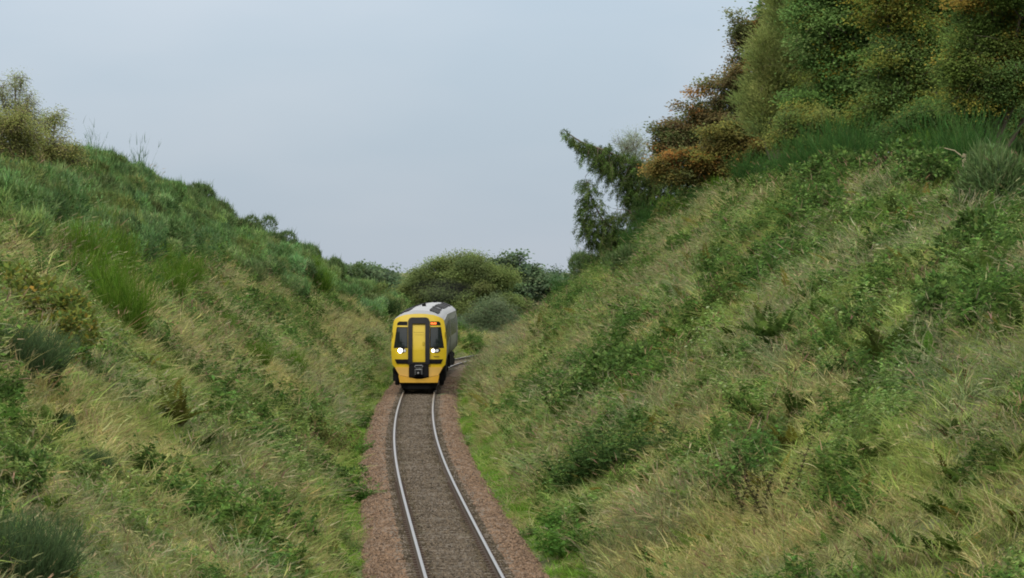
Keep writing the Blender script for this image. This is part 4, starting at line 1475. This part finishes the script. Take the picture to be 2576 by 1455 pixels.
# ------------------------------------------------------------------ trees
def tube(pts, r0, r1, segs=6):
    pts = np.asarray(pts, float); n = len(pts)
    t = np.gradient(pts, axis=0); t = unit(t)
    a = unit(np.cross(t, np.array([.31, .95, .07]))); b = np.cross(t, a)
    r = np.linspace(r0, r1, n)[:, None, None]
    th = np.linspace(0, 2 * np.pi, segs, endpoint=False)
    v = pts[:, None] + r * (a[:, None] * np.cos(th)[None, :, None] + b[:, None] * np.sin(th)[None, :, None])
    i = np.arange(n * segs).reshape(n, segs); j = np.roll(i, -1, 1)
    f = np.stack([i[:-1], j[:-1], j[1:], i[1:]], -1).reshape(-1, 4)
    return v.reshape(-1, 3), f


class Wood:
    def __init__(self):
        self.v = []; self.f = []; self.n = 0

    def add(self, pts, r0, r1, segs=6):
        v, f = tube(pts, r0, r1, segs)
        self.v.append(v); self.f.append(f + self.n); self.n += len(v)

    def mesh(self, name, m=None):
        return mesh_np(name, np.concatenate(self.v), np.concatenate(self.f), [m or M_BARK], smooth=True)


def bez(a, b, c, n=7):
    t = np.linspace(0, 1, n)[:, None]
    return (1 - t) ** 2 * np.asarray(a) + 2 * t * (1 - t) * np.asarray(b) + t * t * np.asarray(c)


def tree(name, label, cat, px, D, lobes, pal, group=None, seed=0, dens=1.0, leaf=(.10, .17), aspect=.6, flat=.35, clump=.55, lpc=46, trunk_r=.16, base_dz=0.0,
         droop=.25, fine=False, depth=1.0, drift=.6):
    """lobes: crown pieces as (px, py, rx, ry) of the 2576 px wide picture, given real size at depth D.
    Every sub-branch carries flattish sprays of leaves; colours are chosen spray by spray."""
    rng = np.random.default_rng(1000 + seed)
    bx, _ = P(px, 0, D)
    bz = float(terrain(bx, D)) + base_dz
    base = np.array([bx, D, bz])
    root = empty(name, base, label, cat, group)
    W = Wood(); Lv = Leaves()
    cs = []
    for (lx, ly, rx, ry) in lobes:
        x, z = P(lx, ly, D)
        m = .3975 / F * D
        cs.append((np.array([x - bx, rng.uniform(-.4, .4) * depth, z - bz]), rx * m * 1.16, ry * m * 1.16))
    for c, rx, rz in list(cs):
        for _ in range(2):
            o = np.clip(rng.normal(0, .45, 3), -.6, .6)
            cs.append((c + o * np.array([rx, (rx + rz) * .5 * depth, rz]), rx * rng.uniform(.35, .55), rz * rng.uniform(.35, .55)))
    hi = max(cs, key=lambda c: c[0][2])[0]
    top = hi[2]
    trunk = bez((0, 0, -.3), (hi[0] * .2, 0, top * .5), (hi[0], hi[1], top), 9)
    W.add(trunk, trunk_r, trunk_r * .25, 8)
    for c, rx, rz in cs:
        ry = (rx + rz) * .5 * depth
        vol = rx * ry * rz
        nb = max(4, int(5.2 * dens * (rx * rz) ** .5 / clump))
        i = int(np.clip(c[2] / max(top, .1) * .55, .1, .8) * 8)
        start = trunk[i]
        W.add(bez(start, (start + c) * .5 + np.array([0, 0, .25 * rz]), c, 6), trunk_r * .5, trunk_r * .2, 5)
        for k in range(nb):
            d = unit(rng.standard_normal(3) * np.array([1, 1, .85]) + np.array([0, 0, .15]))
            q = rng.uniform(.35, 1.0) ** .6 * (.62 + .75 * float(vnoise(d[0] * 2.1 + seed * 3.3 + c[0], d[2] * 2.1 + d[1] * 1.7 + c[2], seed)))
            if rng.uniform() < .14:
                q *= 1.28
            e = c + d * np.array([rx, ry, rz]) * q
            s = c + (start - c) * rng.uniform(0, .25)
            mid = (s + e) * .5 + np.array([0, 0, .18 * rz])
            br = bez(s, mid, e, 6)
            W.add(br, trunk_r * .16, .008, 4)
            colour = pick(pal, 1, .12, rng)[0]
            ns = max(2, int(3.2 * np.linalg.norm(e - s) / clump))
            for j in range(ns):
                t = rng.uniform(.35, 1.03)
                p = (1 - t) ** 2 * s + 2 * t * (1 - t) * mid + t * t * e
                p = p + rng.normal(0, .28, 3) * clump
                m = max(8, int(lpc * rng.uniform(.6, 1.3)))
                if rng.uniform() < .07:
                    colour = pick(pal, 1, .12, rng)[0]
                o = rng.standard_normal((m, 3)) * np.array([clump * .62, clump * .62, clump * flat * .62])
                rr = np.linalg.norm(o[:, :2], axis=1)
                out = unit(np.array([d[0], d[1], 0]) + 1e-6)
                o[:, 2] -= droop * (o @ out) * .6 + droop * rr * .3
                dirs = np.concatenate([o[:, :2], np.zeros((m, 1))], 1) * .8 + out * .5 * clump + rng.normal(0, .35, (m, 3)) * clump + np.array([0, 0, -droop * clump])
                nor = np.stack([rng.normal(0, .5, m), rng.normal(0, .5, m) - .35, np.ones(m)], 1) + out * .6
                ln = rng.uniform(*leaf, m)
                cc = np.clip(colour * rng.normal(1, .13, (m, 1)) * (1 + rng.normal(0, .03, (m, 3))), .004, .9)
                if fine:
                    Lv.ribbons(p + o, dirs + np.array([0, 0, .25]), ln * 1.5, ln * .28, np.zeros((m, 3)), cc, 1, rng)
                else:
                    Lv.leaf(p + o, dirs, nor, ln, ln * aspect * rng.uniform(.8, 1.2, m), cc)
                if j % 2 == 0:
                    W.add([p, p + dirs[0] * .7, p + dirs[0] * 1.2 + np.array([0, 0, -.05])], .012, .004, 3)
    obj('trunk', W.mesh('trunk'), root)
    obj('crown', Lv.mesh('crown', [M_TREE]), root)
    return root


SYC = [(5, (.062, .110, .032)), (3, (.082, .138, .040)), (2, (.048, .086, .025)), (.5, (.17, .14, .022)), (1.5, (.105, .125, .027))]
MAPLE = [(.9, (.14, .12, .023)), (2.6, (.11, .115, .025)), (5, (.07, .105, .027)), (.6, (.14, .10, .022)), (3, (.058, .095, .028))]
RUSS = [(3, (.075, .066, .03)), (2, (.088, .068, .03)), (5, (.066, .080, .03)), (.5, (.12, .07, .022))]
ORANGE = [(1.0, (.14, .075, .022)), (3, (.095, .082, .026)), (2, (.105, .098, .027)), (4, (.07, .085, .030))]
WILLOW = [(4, (.115, .14, .045)), (3, (.095, .12, .04)), (2, (.14, .155, .052))]
OLIVE = [(3, (.085, .10, .027)), (2, (.105, .115, .03)), (2.5, (.062, .09, .027)), (.5, (.16, .135, .025))]
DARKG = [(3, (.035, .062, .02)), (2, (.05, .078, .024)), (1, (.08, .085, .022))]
YG = [(1.2, (.125, .115, .024)), (6, (.068, .10, .025)), (3, (.05, .08, .024)), (.7, (.15, .12, .024))]
FAR = [(3, (.082, .108, .036)), (3, (.068, .09, .032)), (2, (.056, .075, .03)), (1, (.10, .125, .04))]
FARD = [(3, (.047, .072, .038)), (2, (.058, .086, .043)), (1, (.038, .058, .034))]
FARB = [(3, (.068, .095, .05)), (2, (.058, .08, .045)), (1, (.08, .105, .058))]
BIRCH = [(3, (.12, .13, .04)), (3, (.095, .11, .035)), (2, (.14, .14, .05)), (1, (.075, .09, .03))]

GT = 'trees of the wood on the right crest'
tree('cherry_tree', 'reddish brown leaved tree with ragged sprays against the sky', 'tree', 1800, 186,
     [(1895, 110, 62, 62), (1850, 215, 95, 60), (1800, 300, 110, 60), (1740, 340, 95, 45), (1690, 375, 75, 40), (1860, 330, 80, 60), (1930, 60, 30, 40)], RUSS, GT, 1, 1.05, (.10, .17), .7, .55, .40, 30, droop=.1)
tree('orange_maple', 'low orange and yellow leaved tree at the foot of the reddish tree', 'tree', 1830, 181,
     [(1840, 350, 60, 45), (1890, 385, 75, 35), (1960, 370, 60, 50), (1700, 415, 70, 28), (1780, 400, 70, 30), (1950, 300, 50, 50), (1740, 445, 45, 22), (1695, 440, 40, 20), (1790, 435, 50, 25), (1840, 430, 50, 25)], ORANGE, GT, 2, 1.2, (.09, .15), .7, .6, .36, 46, base_dz=-.2)
tree('willow_tree', 'grey green fine leaved tree between the reddish tree and the dark sycamore', 'tree', 1945, 175,
     [(1975, 40, 50, 95), (1950, 190, 55, 110), (1930, 300, 45, 80), (2020, 110, 60, 130), (2000, 280, 60, 90)], WILLOW, GT, 3, 1.5, (.10, .16), .3, .8, .42, 60, fine=True, droop=-.2)
tree('sycamore_tree', 'tall sycamore with layered dark green leaves and a few yellow sprays', 'tree', 2110, 160,
     [(2110, -60, 120, 90), (2130, 60, 120, 80), (2090, 150, 100, 80), (2140, 210, 120, 90), (2080, 270, 100, 70), (2180, -120, 140, 90), (2050, 50, 55, 70), (2190, 130, 80, 110)], SYC, GT, 4, 1.25, (.09, .15), .8, .40, 0.66, 96, .22)
tree('yellow_maple', 'yellow and orange leaved maple right of the dark sycamore', 'tree', 2260, 156,
     [(2250, -60, 100, 90), (2270, 60, 90, 70), (2240, 180, 95, 80), (2290, 250, 90, 60), (2220, 290, 90, 50), (2330, 150, 70, 90)], MAPLE, GT, 5, 1.25, (.085, .14), .8, .40, 0.62, 96, .2)
tree('green_maple', 'dark green maple behind the yellow one with layered sprays', 'tree', 2380, 162,
     [(2340, -40, 90, 90), (2370, 60, 100, 80), (2360, 190, 80, 70), (2430, -80, 110, 100), (2440, 140, 80, 90), (2300, 330, 80, 40)], SYC, GT, 6, 1.2, (.09, .15), .8, .40, 0.62, 96, .2)
tree('golden_tree', 'yellow green tree with golden leaves at the right edge of the wood', 'tree', 2500, 128,
     [(2480, -40, 120, 110), (2530, 90, 120, 100), (2450, 160, 80, 90), (2540, 230, 100, 70), (2470, 260, 70, 50), (2590, -40, 110, 120), (2620, 150, 90, 110)], YG, GT, 7, 1.25, (.07, .12), .75, .40, 0.52, 96, .2)
tree('young_maple', 'low yellow olive tree in front of the sycamore trunk', 'tree', 2070, 158,
     [(2060, 320, 90, 50), (2000, 340, 70, 45), (2120, 340, 80, 45), (2020, 290, 50, 40), (2180, 320, 70, 45)], OLIVE, GT, 8, 1.3, (.075, .12), .75, .40, 0.5, 92)
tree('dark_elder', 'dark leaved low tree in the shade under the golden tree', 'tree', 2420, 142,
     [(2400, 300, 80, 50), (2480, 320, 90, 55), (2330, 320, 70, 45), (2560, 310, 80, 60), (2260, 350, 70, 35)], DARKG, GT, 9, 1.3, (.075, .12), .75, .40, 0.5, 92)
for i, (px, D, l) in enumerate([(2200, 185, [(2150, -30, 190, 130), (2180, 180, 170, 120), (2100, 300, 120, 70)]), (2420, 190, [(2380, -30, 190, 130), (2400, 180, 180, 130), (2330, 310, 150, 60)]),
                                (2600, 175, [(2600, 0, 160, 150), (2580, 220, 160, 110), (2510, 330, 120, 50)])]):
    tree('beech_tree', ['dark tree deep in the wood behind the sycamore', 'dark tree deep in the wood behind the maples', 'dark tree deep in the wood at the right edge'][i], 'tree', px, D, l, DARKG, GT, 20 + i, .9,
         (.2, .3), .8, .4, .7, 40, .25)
tree('grey_sapling', 'thin grey green sapling with sky showing through beside the larch', 'tree', 1610, 216,
     [(1600, 365, 40, 40), (1575, 375, 25, 30), (1620, 400, 35, 35)], [(1, (.10, .13, .08)), (1, (.13, .15, .10))], None, 10, .8, (.06, .10), .35, .9, .3, 9, .04, fine=True, droop=-.3)
# left crest
tree('birch_sapling', 'tall slender birch with a thin airy top at the left edge', 'tree', 40, 142,
     [(42, 212, 24, 32), (36, 262, 44, 42), (28, 320, 62, 50), (68, 268, 28, 44), (8, 245, 30, 44), (80, 320, 36, 40)], [(1, (.15, .165, .085)), (1, (.12, .14, .065))], None, 11, 1.0, (.05, .085), .6, .9, .26, 11, .05, base_dz=-.2)
tree('olive_thorn', 'dense olive thorn tree around the foot of the birch', 'tree', 20, 139,
     [(20, 320, 60, 45), (60, 350, 60, 45), (0, 370, 55, 45), (50, 390, 60, 30), (-25, 330, 40, 60)], BIRCH, None, 12, 1.4, (.05, .09), .65, .9, .30, 24, .07, base_dz=-.3)
tree('hawthorn_bush', 'rounded olive thorn bush right of the birch', 'tree', 125, 146,
     [(112, 322, 38, 42), (130, 365, 55, 40), (165, 378, 38, 30), (95, 385, 60, 28), (190, 398, 28, 16)], BIRCH, None, 13, 1.3, (.05, .09), .65, .9, .28, 16, .05, base_dz=-.2)

# far trees beyond the curve
GFT = 'far trees beyond the curve'
tree('broad_oak', 'broad rounded olive green tree beyond the curve behind the train', 'tree', 1150, 345,
     [(1135, 690, 70, 50), (1090, 714, 46, 42), (1054, 740, 40, 46), (1190, 692, 62, 52), (1245, 722, 62, 54), (1285, 775, 50, 48), (1140, 765, 100, 60), (1215, 800, 90, 60), (1075, 790, 60, 50)], FAR, GFT, 14, 1.0, (.11, .18), .75, .5, .8, 150, .3)
tree('grey_willow', 'small rounded grey green willow at the foot of the broad far tree', 'tree', 1240, 330,
     [(1235, 782, 40, 30), (1215, 815, 40, 35), (1270, 800, 40, 30), (1205, 850, 35, 25), (1285, 825, 30, 30), (1250, 835, 45, 30)], FARB, GFT, 15, 1.1, (.09, .16), .5, .9, .6, 60, .15)
tree('ash_tree', 'dark green round headed tree right of the broad far tree', 'tree', 1290, 440,
     [(1288, 694, 52, 42), (1330, 708, 52, 40), (1360, 730, 50, 42), (1300, 745, 70, 45), (1255, 735, 45, 40)], FARD, GFT, 16, 1.1, (.3, .42), .75, .4, .9, 44, .3)
tree('spruce_row_tree', 'dark distant tree with a spiky top by the right skyline', 'tree', 1380, 470,
     [(1380, 716, 44, 34), (1415, 730, 44, 40), (1350, 726, 36, 38)], FARD, GFT, 17, 1.1, (.3, .42), .5, .6, .8, 44, .3)
for i, (px, D, l, lab) in enumerate([(880, 395, [(875, 692, 36, 30), (905, 698, 36, 30), (845, 690, 34, 26)], 'dark far tree just above the left bank, leftmost of three'),
                                     (945, 405, [(935, 704, 34, 30), (962, 712, 32, 28)], 'dark far tree above the left bank, middle of three'),
                                     (985, 400, [(980, 718, 26, 26), (1002, 738, 28, 24), (1030, 775, 32, 28)], 'dark far tree nearest the train, rightmost of three')]):
    tree('far_ash', lab, 'tree', px, D, l, FARD, GFT, 30 + i, 1.2, (.25, .36), .75, .45, .7, 44, .2)
tree('green_hazel', 'bright green hazel at the end of the left bank behind the train', 'tree', 985, 318,
     [(960, 770, 45, 25), (1000, 800, 40, 28), (930, 760, 40, 22), (1015, 830, 30, 30)], [(3, (.06, .12, .035)), (2, (.08, .14, .04))], GFT, 33, 1.2, (.12, .2), .6, .5, .5, 46, .12)
tree('thicket_hazel', 'dark green hazel thicket at the foot of the broad far tree', 'tree', 1180, 335,
     [(1150, 850, 60, 35), (1190, 860, 50, 30), (1110, 840, 50, 40)], FARD, GFT, 34, 1.3, (.14, .22), .6, .5, .55, 46, .12)


# larch leaning out over the cutting, with hanging needle sprays
def larch():
    D = 206.0
    rng = np.random.default_rng(404)
    bx, _ = P(1640, 0, D)
    bz = float(terrain(bx, D)) - .2
    root = empty('larch_tree', (bx, D, bz), 'leaning larch with drooping needle sprays hanging out over the right bank', 'tree')
    W = Wood(); Lv = Leaves()

    def pt(px, py, dy=0.0):
        x, z = P(px, py, D)
        return np.array([x - bx, dy, z - bz])
    def inside(px, py, poly):
        c = False
        for (x0, y0), (x1, y1) in zip(poly, poly[1:] + poly[:1]):
            if (y0 > py) != (y1 > py) and px < (x1 - x0) * (py - y0) / (y1 - y0) + x0:
                c = not c
        return c
    limbs = [([pt(1650, 610), pt(1665, 520, .1), pt(1650, 450, .1), pt(1580, 405), pt(1520, 378), pt(1470, 362), pt(1435, 340), pt(1418, 325)], .13, .012),
             ([pt(1655, 590, .3), pt(1600, 500, .4), pt(1560, 440, .5), pt(1510, 400, .5)], .06, .01),
             ([pt(1660, 560, -.4), pt(1690, 480, -.4), pt(1710, 450, -.5)], .06, .01),
             ([pt(1650, 610), pt(1570, 590, -.2), pt(1520, 560, -.3), pt(1490, 510, -.3), pt(1472, 445, -.3)], .08, .01),
             ([pt(1620, 610), pt(1560, 600, .3), pt(1505, 600, .4), pt(1470, 570, .4)], .05, .01),
             ([pt(1640, 600), pt(1620, 540, -.6), pt(1580, 530, -.7), pt(1540, 525, -.7)], .05, .01)]
    paths = []
    for ps, r0, r1 in limbs:
        ps = np.array(ps)
        t = np.linspace(0, len(ps) - 1, 40)
        k = np.clip(t.astype(int), 0, len(ps) - 2); q = (t - k)[:, None]
        path = ps[k] * (1 - q) + ps[k + 1] * q
        for _ in range(4):
            path[1:-1] = (path[:-2] + path[2:]) * .25 + path[1:-1] * .5
        W.add(path, r0, r1, 6)
        paths.append(path)
    allp = np.concatenate(paths)
    arm = [(1416, 320), (1432, 334), (1475, 358), (1530, 364), (1570, 380), (1640, 410), (1715, 445), (1715, 520), (1640, 560), (1570, 500), (1552, 455), (1520, 432), (1490, 398), (1450, 372), (1425, 345)]
    col = [(1470, 440), (1490, 452), (1504, 490), (1512, 532), (1560, 528), (1650, 530), (1660, 620), (1500, 625), (1472, 605), (1458, 555), (1460, 500)]
    pal = [(3, (.075, .12, .032)), (2, (.09, .145, .038)), (1, (.12, .18, .048)), (2.5, (.055, .088, .027))]
    done = 0
    while done < 1500:
        poly = arm if rng.uniform() < .6 else col
        px, py = rng.uniform(1410, 1720), rng.uniform(315, 630)
        if not inside(px, py, poly):
            continue
        done += 1
        p = pt(px, py, rng.normal(0, .55))
        near = allp[np.argmin(((allp - p) ** 2).sum(1))]
        p = near + (p - near) * rng.uniform(.3, 1.0) ** .8 + np.array([0, 0, -.12])
        out = p - near
        ln = rng.uniform(.3, 1.25) * (.6 if px < 1450 else 1.0)
        a = rng.uniform(0, 2 * np.pi)
        d = unit((out * 1.2 + np.array([math.cos(a) * .8 - .35, math.sin(a) * .7, rng.uniform(-.1, .5)]))[None])[0]
        e = p + d * ln * .6 + np.array([0, 0, -ln * rng.uniform(.2, .9)])
        if rng.uniform() < .5:
            W.add(bez(near, (near + p) * .5 + np.array([0, 0, .08]), p, 5), .02, .008, 3)
        W.add(bez(p, p + d * ln * .6, e, 5), .010, .004, 3)
        c0 = pick(pal, 1, .18, rng)
        m = 60
        s = rng.uniform(0, 1, m)[:, None]
        b = (1 - s) ** 2 * p + 2 * s * (1 - s) * (p + d * ln * .6) + s * s * e
        b = b + rng.normal(0, .05, (m, 3))
        dirs = rng.standard_normal((m, 3)) * .6 + d * .3 + np.array([-.1, 0, -.6])
        Lv.ribbons(b, dirs, rng.uniform(.08, .19, m), .03, np.zeros((m, 3)), np.clip(c0 * rng.normal(1, .2, (m, 1)), .004, 1), 1, rng)
    obj('trunk', W.mesh('trunk'), root)
    obj('crown', Lv.mesh('crown', [M_LEAF]), root)


larch()


build_grass()


def stump():
    _, y = ground_at(2425, 432)
    y -= 7
    x, _ = P(2425, 0, y)
    W = Wood()
    W.add([(0, 0, -.3), (.02, 0, .6), (0, .02, .95), (.03, .02, 1.05)], .085, .06, 10)
    W.add([(.02, 0, .9), (-.3, 0, 1.15), (-.7, .05, 1.25), (-.95, .05, 1.22)], .028, .008, 6)
    obj('dead_trunk', W.mesh('dead_trunk', M_PALEBARK), None, (x, y, float(terrain(x, y))), 'pale bare dead trunk with one side limb under the trees at right', 'tree stump')


stump()
